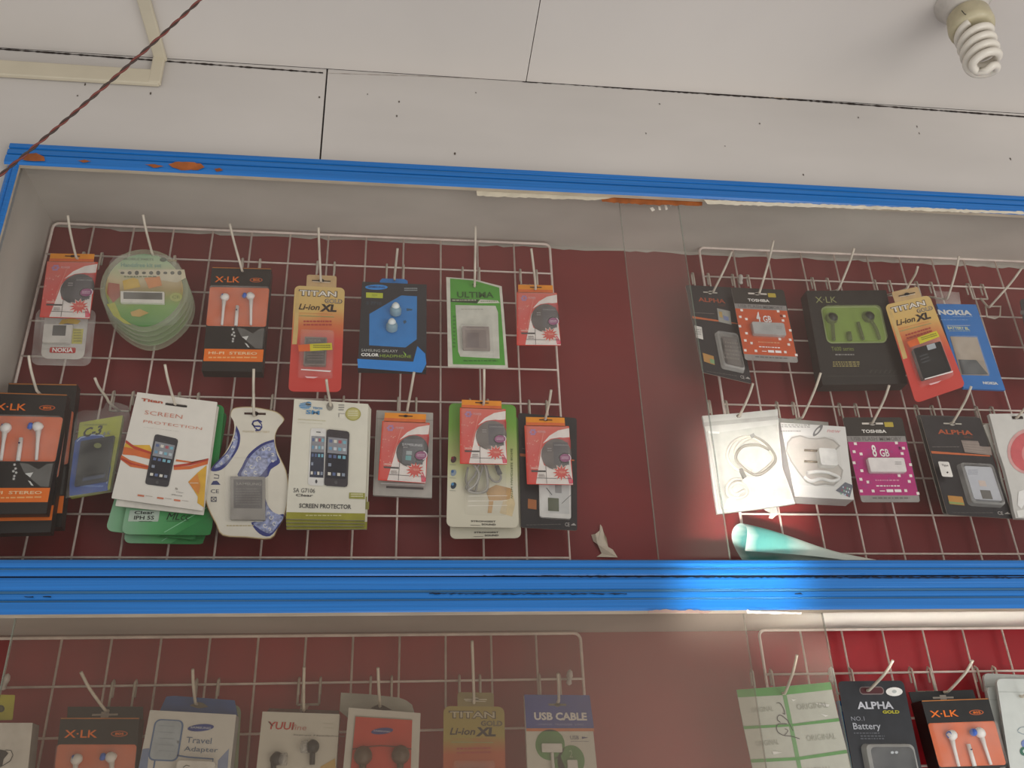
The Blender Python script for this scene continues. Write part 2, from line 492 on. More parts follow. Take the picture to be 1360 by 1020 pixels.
chip([(30, 212), (36, 204), (48, 203), (58, 208), (60, 214), (45, 214)], brown, .9535, 'worn_patch', 'bare brown wood patch')
chip([(223, 218), (232, 215), (250, 215), (266, 217), (272, 222), (262, 226), (240, 226), (228, 222)], brown, .9535, 'worn_patch', 'bare brown wood patch')
chip([(192, 218), (205, 218), (218, 221), (205, 223)], brown, .9535, 'worn_patch', 'bare brown wood patch')
chip([(284, 224), (292, 223), (296, 226), (288, 228)], brown, .9535, 'worn_patch', 'bare brown wood patch')
chip([(102, 213), (112, 212), (122, 214), (110, 216)], brown, .9535, 'worn_patch', 'bare brown wood patch')
chip([(798, 262), (815, 259), (935, 264), (932, 273), (860, 272), (800, 268)], brown, .964, 'worn_patch', 'bare brown wood patch')
chip([(632, 249), (636, 252), (740, 257), (828, 261), (790, 266), (634, 260)], m('cfc5b0', .8), .9637, 'paint_flake', 'peeling cream paint')
chip([(935, 265), (1000, 268), (1360, 281), (1360, 284.5), (1100, 276), (940, 271)], m('d2c9b6', .8), .9537, 'paint_flake', 'peeling cream paint')
chip([(862, 811), (885, 809), (905, 811), (918, 809.5), (930, 811), (945, 812), (940, 814.5), (860, 813.5)], m('9c8378', .8), .9535, 'worn_patch', 'bare wood patch')
chip([(990, 811), (992, 809), (996, 811), (1065, 813), (1064, 816), (992, 815)], m('cbc6c0', .8), .9535, 'paint_flake', 'peeling white paint')
chip([(570, 787.6), (640, 787.9), (833, 788), (833, 789.4), (640, 789.4), (570, 788.8)], m('0c1a30', .8), .9535, 'crack')
chip([(1056, 788), (1063, 787), (1066, 789.5), (1056, 789.5)], m('0c1a30', .8), .9535, 'crack')
chip([(32, 792), (45, 791.8), (45, 793.6), (33, 793.2)], m('0c1a30', .8), .9535, 'crack')
chip([(57, 792), (68, 791.8), (68, 793.6), (58, 793.2)], m('0c1a30', .8), .9535, 'crack')
chip([(640, 764.5), (800, 764.5), (1100, 765.5), (1360, 766), (1360, 768), (1100, 767.5), (800, 766.8)], m('0c1a30', .8), .9545, 'crack')
# ragged red paint line under the upper board
mb = CMB(); rd = random.Random(3); x = X0
vs = []; n = 0
while x < 1.5:
    vs.append((x, 1.1125, zz(.8128))); vs.append((x, 1.1125, zz(.8128 - rd.uniform(.002, .007)))); x += rd.uniform(.008, .03); n += 1
mb.add(vs, [(2 * i, 2 * i + 1, 2 * i + 3, 2 * i + 2) for i in range(n - 1)], inner); mb.build('paint_edge')

# ------------------------------------------------------------------ panes
# dust of each pane, plus reflected haze painted in by the opacity ramps
gl_u = clear('glass_dust_reflection_upper', .185, 'a89a90', rough=.35, var=.25, scale=3, streak=(1, 1, .5), streaks=.10, zramp=[(0, .22), (.35, .5), (1, .95)])
gl_l = clear('glass_dust_reflection_lower', .22, 'a89a8c', tint='efece8', rough=.35, var=.2, scale=3, streak=(1, 1, .6), streaks=.14, xramp=[(0, .5), (.5, .5), (.85, 1.), (1, .9)])
gl_l2 = clear('glass_dust_reflection_lower_rear', .18, 'a89a8c', tint='efece8', rough=.35, var=.2, scale=3, streak=(1, 1, .6), streaks=.06, xramp=[(0, .4), (.6, .55), (.9, .95), (1, .9)])
gedge = clear('glass_edge', .45, '7d8a7c', rough=.2, var=.3)


def pane(x0, x1, z0, z1, y, mat, label):
    mb = MB(); cx = (x0 + x1) / 2
    t = .004
    mb.add([(x0 - cx, 0, 0), (x1 - cx, 0, 0), (x1 - cx, 0, z1 - z0), (x0 - cx, 0, z1 - z0)], [(0, 1, 2, 3)], mat)
    w = .0012
    for xx in (x0 - cx, x1 - cx):
        mb.add([(xx, 0, 0), (xx, t, 0), (xx, t, z1 - z0), (xx, 0, z1 - z0)], [(0, 1, 2, 3)], gedge)
        mb.add([(xx - w / 2, -.0003, 0), (xx + w / 2, -.0003, 0), (xx + w / 2, -.0003, z1 - z0), (xx - w / 2, -.0003, z1 - z0)], [(0, 1, 2, 3)], gedge)
    return tag(mb.build('glass_pane', None, (cx, y, z0)), label, 'glass pane', 'sliding glass panes')


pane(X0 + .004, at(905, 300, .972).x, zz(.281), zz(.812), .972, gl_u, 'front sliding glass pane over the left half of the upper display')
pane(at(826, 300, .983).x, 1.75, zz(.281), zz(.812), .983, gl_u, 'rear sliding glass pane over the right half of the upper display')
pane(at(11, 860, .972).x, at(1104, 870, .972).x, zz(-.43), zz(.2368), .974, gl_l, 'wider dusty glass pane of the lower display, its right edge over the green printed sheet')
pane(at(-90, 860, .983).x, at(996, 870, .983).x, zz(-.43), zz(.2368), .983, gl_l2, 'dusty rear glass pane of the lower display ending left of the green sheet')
# smears of tape on the upper front pane
mb = MB(); base = at(880, 277, .9712)
for pts in ([(863, 276), (867, 275), (870, 279), (866, 281)], [(874, 274), (877, 274), (878, 279), (875, 279)], [(882, 270), (885, 271), (887, 278), (884, 279)], [(888, 263), (891, 264), (892, 273), (890, 274)], [(871, 262), (884, 261), (888, 263), (872, 264)]):
    mb.add([at(x, y, .9712) - base for x, y in pts], [(3, 2, 1, 0)], m('e8dfd0', .7))
tag(mb.build('tape_residue', None, base), 'white tape residue on the glass at the top of the pane overlap', 'tape')


# ------------------------------------------------------------------ wire grids
CX, CYL = .05405, .0533


def grid(x0, x1, z0, nr, i0, label, corner_l=True, corner_r=True):
    mb = MB(); o = Vector(((x0 + x1) / 2, YB, zz(z0 - nr * CYL))); zb = -0.0; W = (x1 - x0) / 2; Ht = nr * CYL
    r = .0019; c = .008
    arc = [(-W, 0, 0), (-W, 0, Ht - c)] + [(-W + c - c * math.cos(a), 0, Ht - c + c * math.sin(a)) for a in (.4, .8, 1.2)] + [(-W + c, 0, Ht)]
    arc += [(W - c, 0, Ht)] + [(W - c + c * math.sin(a), 0, Ht - c + c * math.cos(a)) for a in (.4, .8, 1.2)] + [(W, 0, Ht - c), (W, 0, 0)]
    mb.tube(arc + [(-W, 0, 0)], r, WIRE, 8)
    mb2 = MB(); k = 1
    x = x0 + CX if corner_l else x0 + CX
    while x < x1 - .01:
        mb2.tube([(x - o.x, .001, 0), (x - o.x, .001, Ht)], .0014, WIRE, 6); x += CX
    for j in range(1, nr):
        mb2.tube([(-W, -.0012, Ht - j * CYL), (W, -.0012, Ht - j * CYL)], .0014, WIRE, 6)
    e = empty('wire_grid', o, label, 'wire rack', 'white wire display grids')
    mb.build('border_wire', e); mb2.build('cross_wires', e)


GU1, GU2, GL1, GL2 = (-.4874, .8064), (.4461, .8122), (-.4808, .2339), (.4463, .2355)
grid(GU1[0], GU1[0] + 13 * CX, GU1[1], 10, 0, 'white wire grid on the red backing, left half of the upper display')
grid(GU2[0], GU2[0] + 14 * CX, GU2[1], 10, 0, 'white wire grid on the red backing, right half of the upper display')
grid(GL1[0], GL1[0] + 13 * CX, GL1[1], 10, 0, 'white wire grid behind the dusty lower glass, left side')
grid(GL2[0], GL2[0] + 14 * CX, GL2[1], 10, 0, 'white wire grid in the open right part of the lower display')


def hook(slot, tip, g, j, what, Y=1.05, ytip=None, tabs=.012, col=None):
    """wire peg: two tabs over a grid wire, bar, prong through the pack and up at the tip"""
    col = col or HOOKM
    s = at(slot[0], slot[1], Y - .001); t = at(tip[0], tip[1], ytip or max(.992, Y - .05))
    zw = zz(g[1] - j * CYL); o = Vector((s.x, YB, zw))
    e = empty('wire_hook', o, 'white wire hook holding ' + what, 'hook', 'white wire display hooks')
    mb = MB(); drop = .024
    for k in (-1, 1):
        x = k * tabs
        mb.tube([(x, .003, -.012), (x, .0032, .003), (x, 0, .0062), (x, -.0042, .003), (x, -.0045, -.01), (x, -.0045, -drop)], .0014, col, 6)
    mb.tube([(-tabs, -.0045, -drop), (tabs, -.0045, -drop)], .0014, col, 6)
    mb.build('bracket', e)
    mb = MB(); a = Vector((0, -.0055, -drop)); sl = s - o; tl = t - o
    ext = sl + Vector(((tl.x - sl.x) * .05, -.008, .001))
    mid = sl.lerp(tl, .62) + Vector((0, -.004, -.002))
    mb.tube(smooth([tuple(a), tuple(a.lerp(sl, .5) + Vector((0, 0, -.001))), tuple(sl), tuple(ext), tuple(mid), tuple(tl)], 5), .00165, col, 8)
    mb.build('prong', e)
    return e


# ------------------------------------------------------------------ products
ORG = m('d0602c', .45, var=.08); ORG2 = m('e8721c', .5, var=.05); REDP = m('cf3628', .4, var=.12)
refX = [(140, 242), (490, 250), (78, 855), (435, 860)]


def slotmark(K, cx, cy, w, h, lay=1, mat=None):
    """euro hanging slot"""
    d = mat or m('2c1512', .8)
    K.rect(cx - w / 2, cy - h * .25, cx + w / 2, cy + h * .25, d, lay); K.ell(cx, cy, w * .16, h * .5, d, lay, 12)


def xlk(cr, q, Y, label, depth=.018, hdr=True, buds=True, dim=1):
    K = Pack('earphone_box', label, 'earphone box', cr, q, Y, refX, 'black and orange earphone boxes')
    dk = m('1d1b19', .3, var=.25)
    K.card(dk, 140, 242, 435, 860, .0005, depth)
    K.line([(142, 246), (487, 254)], 5, m('b06a2a', .5), 1)
    K.text('X·LK', 160, 300, 302, 338, ORG2, 2, .012)
    K.ell(400, 322, 38, 14, m('b3562a', .5), 1); K.ell(400, 322, 32, 10, dk, 2); K.text('805', 382, 316, 420, 329, ORG2, 3, .02)
    K.slab(K.rr(128, 365, 457, 601, .003), ORG, -.0004, .0)
    # silver swirl and small marks in the lower dark field
    K.poly([(285, 605), (330, 612), (380, 640), (420, 612), (448, 610), (436, 728), (395, 726), (350, 690), (310, 655)], m('6f6f6c', .25, .5), 1)
    K.poly([(315, 660), (355, 655), (342, 680)], m('c9c9c4', .3), 2); K.poly([(332, 695), (345, 700), (362, 722), (350, 720)], m('c9c9c4', .3), 2)
    for i, (x, y) in enumerate(((262, 615), (268, 635), (258, 648), (272, 655), (264, 672), (262, 686))): K.star(x, y, 9, 4, 5, m('c9c9c4', .3), 2)
    K.rect(96, 728, 438, 804, ORG2, 1)
    K.text('HI-FI  STEREO', 120, 744, 405, 764, m('f3cfa0', .5), 2, .02)
    K.dashes(120, 775, 405, 790, 1, m('f0b070', .5), 2, 4)
    K.done('box')
    if hdr:
        mb = MB(); a = K.P(147, 180); bb = K.P(486, 188); c = K.P(486, 262); d = K.P(143, 258)
        K.slab([a, bb, c, d], dk, depth - .002, depth - .001, mb)
        o = mb.build('hanger_flap', K.root)
        sl = MB(); K2 = K.P(315, 222)
        sl.add([(K2.x + dx, depth - .0023, K2.z + dz) for dx, dz in ((-.013, -.001), (-.004, -.001), (-.004, -.003), (.004, -.003), (.004, -.001), (.013, -.001), (.013, .001), (.004, .001), (.004, .003), (-.004, .003), (-.004, .001), (-.013, .001))], [tuple(range(12))], m('b3a89a', .5))
        sl.build('hanging_slot', K.root)
    if buds:
        wh = m('ded9d2', .3, var=.04); bl = m('3f63b8', .4)
        for (hx, hy, tx, ty, bx) in ((215, 438, 200, 597, -1), (372, 432, 370, 597, 1)):
            mb = MB(); c = K.P(hx, hy, .004); W = K.w
            mb.lathe([(-.05 * W, .02 * W), (-.04 * W, .055 * W), (.0, .07 * W), (.05 * W, .06 * W), (.08 * W, .03 * W), (.085 * W, 0)], c, (.4 * bx * -1, -.2, .25), wh, 14)
            mb.tube([K.P(hx, hy + 5, .004), K.P(hx * .6 + tx * .4, hy * .6 + ty * .4, .0035), K.P(tx, ty, .003)], [.04 * W, .024 * W, .02 * W], wh, 8)
            eb = mb.build('earbud', K.root)
            mb = MB(); c2 = K.P(hx - 38 if bx > 0 else hx - 8, hy - 5, .005)
            mb.lathe([(-.03 * W, .0), (-.025 * W, .04 * W), (0, .052 * W), (.03 * W, .04 * W), (.034 * W, 0)], c2, (-.8, -.5, .1), bl, 12)
            mb.build('ear_tip', eb)
        mb = MB(); mb.tube([K.P(291, 485, .003), K.P(282, 600, .003)], .028 * K.w, wh, 8)
        mb.tube([K.P(288, 512, .0065), K.P(287.5, 518, .0065)], .012 * K.w, m('2a2a55'), 6); mb.build('microphone', K.root)
    K.dome(126, 363, 459, 603, .007, .002, PLASTIC, 'window', .004)
    return K


refS = [(920, 275), (1172, 280), (935, 608), (1195, 612)]


def starburst(cr, q, Y, label, hdr=.03, battery=True, samsung=False, bat='3c3a3c'):
    K = Pack('phone_battery_pack', label, 'battery pack', cr, q, Y, refS, 'red starburst battery packs')
    red = grad('red_to_orange_card', [(0, 'd83a2c'), (.55, 'cf3a30'), (1, 'd4552f')], 2, .12)
    K.card(red, 920, 275, 1195, 612, .001)
    K.rect(928, 228, 1150, 283, m('e79022', .5), -1); K.rect(928, 258, 1150, 283, m('d86a35', .5), 0)
    w = m('e9e0d8', .5)
    K.poly([(1022, 380), (1060, 335), (1110, 305), (1172, 292), (1174, 343), (1120, 348), (1070, 352), (1035, 372)], w, 1)
    K.poly([(1035, 372), (1070, 352), (1120, 345), (1174, 350), (1174, 358), (1110, 352), (1060, 366)], m('c42c2c'), 2)
    K.poly([(1022, 400), (1014, 450), (1030, 500), (1070, 520), (1160, 470), (1180, 475), (1194, 610), (985, 606), (1002, 500), (1014, 420)], w, 1)
    K.poly([(1180, 356), (1183, 455), (1158, 470), (1150, 380), (1130, 352)], m('b03a3a'), 1)
    K.ell(1100, 440, 85, 88, m(bat, .4, var=.15), 3, 28)
    if samsung:
        K.rect(1045, 372, 1165, 512, m('55585c', .35), 4); K.text('SAMSUNG', 1040, 398, 1150, 414, m('c8c8c8'), 5, .015); K.rect(1068, 440, 1100, 462, m('9aa4a4'), 5); K.rect(1068, 466, 1100, 492, m('5fa0a0'), 5)
    else:
        K.rect(1080, 372, 1172, 500, m('4b484b', .35), 4); K.text('SAMSUNG', 1086, 384, 1166, 394, m('9a9696'), 5, .01)
    K.dashes(1048, 405, 1075, 430, 2, m('a09a98'), 5, 2)
    K.star(1128, 545, 50, 27, 12, REDP, 5, .9); K.star(1128, 545, 56, 33, 12, m('f0e6da'), 4, .9)
    K.text('1 YEAR', 1105, 536, 1152, 548, m('e9a890'), 6, .01)
    K.ell(1148, 462, 35, 29, m('e7dce0'), 4); K.ell(1149, 462, 30, 23, m('8b2a6a'), 5); K.poly([(1130, 478), (1128, 492), (1146, 484)], m('e7dce0'), 4)
    K.dashes(1128, 455, 1170, 472, 2, m('d9b9cc'), 6, 3)
    for k in range(6):
        a = k * math.pi / 3; K.ell(968 + 13 * math.cos(a), 315 + 13 * math.sin(a), 8, 6, m('a06a9c'), 2, 10)
    K.text('POWER', 995, 306, 1040, 320, m('d9a0a0'), 2, .01)
    K.text('battery', 1030, 300, 1032, 301, w, 2) if False else None
    K.poly([(1024, 320), (1028, 320), (1000, 480), (996, 480)], m('df7a66'), 2)
    rd = random.Random(5)
    for k in range(16): K.ell(rd.uniform(935, 1005), rd.uniform(340, 520), 2.6, 2.6, m('e9b39a'), 2, 6)
    K.text('ORIGINAL', 955, 512, 1005, 524, m('f0d0c0'), 2, .01); K.rect(958, 530, 1040, 541, m('2c2220'), 3)
    K.dashes(1000, 552, 1036, 572, 3, m('6a5a55'), 3, 8); K.line([(1040, 500), (1046, 606)], 2.5, m('3a302e'), 3); K.line([(990, 574), (1188, 578)], 3, m('4a403e'), 3)
    K.poly([(1160, 556), (1172, 552), (1194, 590), (1192, 606), (1172, 606)], m('d33c58'), 3)
    slotmark(K, 1040, 246, 74, 14, 2, m('4a2a14', .8))
    K.done('card')
    K.dome(924, 282, 1190, 608, .005, .002, PLASTIC, 'blister', .002)
    return K


refT = [(628, 285), (925, 300), (585, 975), (900, 978)]


def titan(cr, q, Y, label, worn=False, bat=True, big=False):
    K = Pack('phone_battery_pack', label, 'battery pack', cr, q, Y, refT, 'gold and red battery packs')
    g = grad('gold_red_card', [(0, 'c83a32'), (.42, 'd0463a'), (.55, 'd2703f'), (.68, 'd8b266'), (1, 'd4ba7c')], 2, .08) if not worn else grad('olive_gold_card', [(0, 'b0402c'), (.55, 'b8582c'), (.66, 'a2903c'), (1, 'a08e4c')], 2, .05)
    # outline with the narrower hanging tab
    a = K.rr(628, 352, 900, 978, .007, 5)
    K.slab(a, g); K.slab(K.rr(700, 286, 872, 372, .003), m('c9a878', .45) if not worn else m('8e8052', .45), .0002, .0009)
    K.poly([(640, 370), (655, 365), (648, 610), (640, 700), (612, 700)], m('d0b070', .45), 1) if not worn else None
    slotmark(K, 785, 326, 110, 22, 5, m('2a2420', .8) if not worn else m('c9c2a8', .6)); K.line([(735, 331), (835, 338)], 3, m('d8d0c0'), 6)
    K.text('TITAN', 652, 376, 878, 424, m('4a3c34'), 2, .06); K.text('TITAN', 657, 380, 873, 420, m('e4dccb') if not worn else m('b8ae90'), 3, .02)
    K.text('GOLD', 805, 430, 908, 461, m('5a4a3e'), 2, .04); K.text('GOLD', 810, 433, 903, 458, m('c9b99a') if not worn else m('7d744c'), 3, .0)
    K.text('Li-ion', 652, 460, 775, 500, m('3c2c1c'), 2, .02, .25); K.text('XL', 778, 462, 874, 510, m('2a2018'), 2, .05, .1)
    K.rect(655, 530, 860, 541, m('93a066'), 2); K.rect(655, 516, 850, 522, m('c05a38'), 2)
    K.dashes(680, 560, 850, 600, 2, m('b04438'), 2, 3)
    K.done('card')
    if big:
        K.block(672, 668, 838, 868, .008, .006, m('2c3032', .35), 'battery', .002, 'black battery with white square', lambda l: (K.rect(755, 672, 806, 706, m('a8b0b4'), l + 1), K.dashes(690, 720, 745, 780, 3, m('3c4244'), l + 1, 5)))
    if bat:
        K.block(690, 668, 812, 835, .006, .005, m('6f6258', .4), 'battery', .001, None, lambda l: (K.rect(697, 676, 806, 828, m('433c38', .4), l + 1), K.dashes(705, 720, 800, 815, 6, m('6a605a'), l + 2, 5), K.text('NOKIA', 712, 682, 785, 700, m('80766e'), l + 2, .01)))
    mb = MB(); old = K.mb; K.mb = mb
    yo = -105 if big else 0
    K.poly([(650, 722 + yo), (720, 716 + yo), (722, 758 + yo), (655, 760 + yo)], m('d8622a'), 38); K.poly([(720, 716 + yo), (848, 710 + yo), (852, 750 + yo), (722, 758 + yo)], m('ccc02a'), 38); K.dashes(740, 722 + yo, 840, 745 + yo, 2, m('7a7a20'), 39, 4)
    K.mb = old; t = mb.build('sticker', K.root); t['label'] = 'orange and yellow sticker'
    K.dome(660, 620, 852, 900, .008, .003, PLASTIC, 'blister', .003)
    mb = MB(); old = K.mb; K.mb = mb; K.poly([(668, 862), (845, 872), (838, 880), (668, 868)], m('efe6e2', .1), 38); K.poly([(690, 896), (770, 900), (745, 908), (700, 906)], m('efc0c0', .1), 20); K.mb = old; mb.build('blister_glint', K.root)  # white and pink glints painted over the blister
    return K


refP = [(440, 205), (752, 215), (582, 720), (925, 742)]


def alpha(cr, q, Y, label, mode=0):
    K = Pack('phone_battery_pack', label, 'battery pack', cr, q, Y, refP, 'black and orange battery packs')
    dk = m('2a292b', .3, var=.2)
    K.card(dk, 440, 205, 925, 742, .003, .001, m('b0a89a'))
    o = m('9c4a2e', .45) if mode != 0 else m('a8502e', .45)
    K.text('ALPHA', 524, 274, 712, 304, o, 2, .03); K.text('GOLD', 662, 308, 712, 320, m('6b3a28'), 2, .01)
    K.dashes(500, 362, 640, 369, 1, m('77706a'), 2, 2)
    K.poly([(494, 385), (800, 408), (803, 414), (498, 398)], m('c4673a', .4), 2)
    if mode == 0:
        K.poly([(648, 330), (738, 335), (748, 362), (805, 364), (812, 408), (668, 392)], m('8d8077', .35), 3)
        for k in range(4): K.line([(655 + k * 4, 342 + k * 13), (745 + k * 12, 348 + k * 15)], 2, m('a2978c'), 4)
        K.poly([(580, 618), (655, 625), (668, 672), (590, 664)], m('c08a44', .35), 3); K.poly([(585, 650), (662, 658), (665, 668), (590, 662)], m('8fa060'), 4)
    elif mode == 1:
        K.poly([(655, 332), (745, 345), (760, 420), (672, 408)], m('a8a9a0', .25, .3), 3); K.poly([(668, 350), (690, 352), (696, 385), (675, 380)], m('b89a60'), 4); K.poly([(700, 372), (735, 378), (740, 400), (708, 396)], m('7a86a8'), 4)
        K.poly([(575, 600), (650, 612), (662, 665), (588, 652)], m('b98a4c', .35), 3); K.poly([(625, 630), (655, 634), (660, 660), (630, 655)], m('7fa070'), 4)
        K.poly([(512, 440), (560, 446), (575, 520), (528, 512)], m('d8d4cc'), 3); K.dashes(520, 460, 560, 500, 3, m('555050'), 4, 3)
    else:
        K.poly([(590, 590), (640, 596), (652, 640), (600, 634)], m('a8683c', .35), 3)
    K.dashes(610, 708, 815, 716, 1, m('6a6662'), 2, 7); K.text('CE', 838, 702, 872, 722, m('a9a59f'), 2, .01); K.poly([(876, 716), (893, 706), (912, 718)], m('a9a59f'), 2)
    slotmark(K, 605, 246, 96, 20, 3, m('b8b2a6', .4) if mode != 2 else BLACK)
    K.done('card')
    if mode == 0:
        mb = MB(); old = K.mb; K.mb = mb
        K.rect(512, 452, 590, 534, m('e4e0d8'), 42, .002); K.text('Type', 530, 466, 566, 482, m('55504c'), 43, .01); K.ell(560, 510, 5, 5, m('33302e'), 43, 8)
        K.mb = old; mb.build('white_tab', K.root)
        body = m('b9bcc2', .35, var=.06)
        K.block(652, 472, 850, 655, .007, .006, body, 'battery', .002, 'pale battery', lambda l: (K.dashes(670, 492, 722, 522, 3, m('8f93a0'), l + 1, 2), K.rect(722, 548, 768, 580, m('cbb9ad'), l + 1), K.rect(732, 598, 800, 648, m('55524c'), l + 1)))
        K.dome(622, 452, 872, 684, .011, .003, PLASTIC, 'blister', .005, rim=MILKY)
    elif mode == 1:
        K.slab(K.rr(645, 470, 868, 690, .003), m('7c7a74', .5), -.0006, 0); K.done('backing_tray')
        K.block(690, 500, 848, 672, .006, .005, m('504944', .4), 'battery', .001, None, lambda l: (K.rect(700, 512, 838, 660, m('5f5852'), l + 1), K.dashes(712, 530, 825, 640, 5, m('7a726a'), l + 2, 5)))
        K.dome(645, 470, 868, 690, .010, .003, PLASTIC, 'blister', .004, rim=MILKY)
    else:
        tray = m('d8d6d0', .4)
        K.block(618, 470, 868, 690, .004, .004, tray, 'battery_tray', .003, 'white tray with small phone battery', lambda l: (
            K.rect(685, 505, 850, 668, m('c4c4c0'), l + 1), K.rect(722, 520, 775, 570, m('8f8f8d'), l + 2), K.rect(702, 590, 785, 655, m('4b5236'), l + 2), K.line([(680, 545), (722, 578)], 3, m('333'*2), l + 2), K.line([(850, 560), (790, 618)], 3, m('333'*2), l + 2)))
        K.dome(612, 462, 872, 696, .009, .003, PLASTIC, 'blister', .004)
    return K


refG = [(35, 213), (345, 213), (135, 655), (443, 655)]


def toshiba(cr, q, Y, label, size, bg, drive):
    K = Pack('usb_drive_pack', label, 'USB drive pack', cr, q, Y, refG)
    K.card(m('2b2824', .35), 35, 213, 443, 655, .004, .001, m('b5aca4'))
    u = lambda x, y: (x, y)
    K.poly([(57, 315), (362, 315), (369, 346), (64, 346)], m('8c8884', .5), 1)
    K.poly([(64, 346), (369, 346), (431, 622), (126, 622)], bg, 1)
    K.poly([(128, 622), (433, 622), (438, 648), (432, 655), (140, 655), (133, 648)], m('94908b', .5), 1)
    K.text('TOSHIBA', 133, 281, 264, 299, m('e2ded6'), 3, .03)
    K.rect(250, 240, 302, 266, m('b8a23a'), 2, .001)
    K.text('USB FLASH MEMORY', 78, 320, 346, 340, m('6e6a67'), 2, .02)
    w = m('f0eae6', .4)
    K.text(size[0], 181, 362, 218, 426, w, 3, .02); K.text('GB', 224, 384, 282, 425, w, 3, .02)
    for x, y in ((102, 356), (316, 352), (96, 398), (132, 410), (353, 380), (346, 408), (96, 456), (136, 497), (390, 466), (131, 541), (168, 555), (330, 522), (391, 523), (383, 552), (133, 600), (194, 600), (364, 598), (428, 612)):
        K.rect(x - 9, y - 7, x + 9, y + 7, m('efe4dc', .5), 2)
    rd = random.Random(9)
    for k in range(22):
        x, y = rd.uniform(110, 360), rd.uniform(360, 605); K.rect(x - 8, y - 6, x + 8, y + 6, m('a83a7a', .5) if size[0] == '8' else m('c05a3c', .5), 2) if 60 + (y - 346) * .22 + 20 < x < 350 + (y - 346) * .22 - 20 else None
    K.dashes(205, 543, 330, 556, 1, m('d890a8') if size[0] == '8' else m('d89a70'), 3, 4); K.dashes(210, 572, 338, 583, 1, w, 3, 6)
    K.rect(262, 592, 300, 606, w, 3); K.rect(304, 592, 342, 606, w, 3); K.rect(228, 598, 256, 602, w, 3)
    K.dashes(190, 632, 385, 645, 1, m('6e6a67'), 3, 6)
    slotmark(K, 190, 248, 112, 20, 3, m('d8cfc4', .3))
    K.done('card')
    K.block(155, 440, 358, 512, .007, .006, drive, 'usb_drive', .002, None, lambda l: K.dashes(295, 460, 330, 480, 2, m('8b8886'), l + 1, 3))
    K.dome(147, 434, 364, 520, .009, .002, PLASTIC, 'blister', .003)
    return K


# ---- upper display, left half, top row (depth rises to the wall) ----------------------------------
# white card behind the first starburst pack
K = Pack('phone_battery_pack', 'white rounded battery card with red oval badge at its bottom, behind the leftmost red pack', 'battery pack', cA, [(330, 300), (610, 305), (262, 952), (540, 958)], 1.062)
K.card(m('cfc9bf', .5), 330, 300, 540, 958, .009)
K.text('NOKIA', 340, 888, 470, 918, m('e9e2da'), 4, .03); K.rect(322, 884, 486, 922, m('b63a36'), 2, .002)
K.poly([(375, 745), (400, 712), (470, 702), (520, 720), (500, 742), (430, 738), (395, 750)], m('c9a52e'), 2); K.poly([(378, 748), (430, 737), (480, 742), (430, 752)], m('40486e'), 3)
K.rect(470, 770, 528, 865, m('b9b04a'), 2); K.dashes(475, 775, 525, 860, 5, m('8f8a3c'), 3, 3)
K.rect(345, 755, 430, 762, GREY, 2)
K.done('card')
K.block(292, 752, 462, 868, .005, .004, m('c9c4ba', .4), 'battery', .001, 'white battery with small dark square', lambda l: K.rect(350, 760, 428, 826, m('4d4c48'), l + 1))
K.dome(275, 690, 550, 905, .008, .003, PLASTIC, 'blister', .004)
K.slab(K.rr(235, 640, 585, 1000, .01), FILM, -.0002, -.0001); K.done('backing_film')
starburst(cA, [(305, 325), (632, 330), (255, 685), (578, 695)], 1.052, 'red starburst battery pack, leftmost in the top row, over a white card')

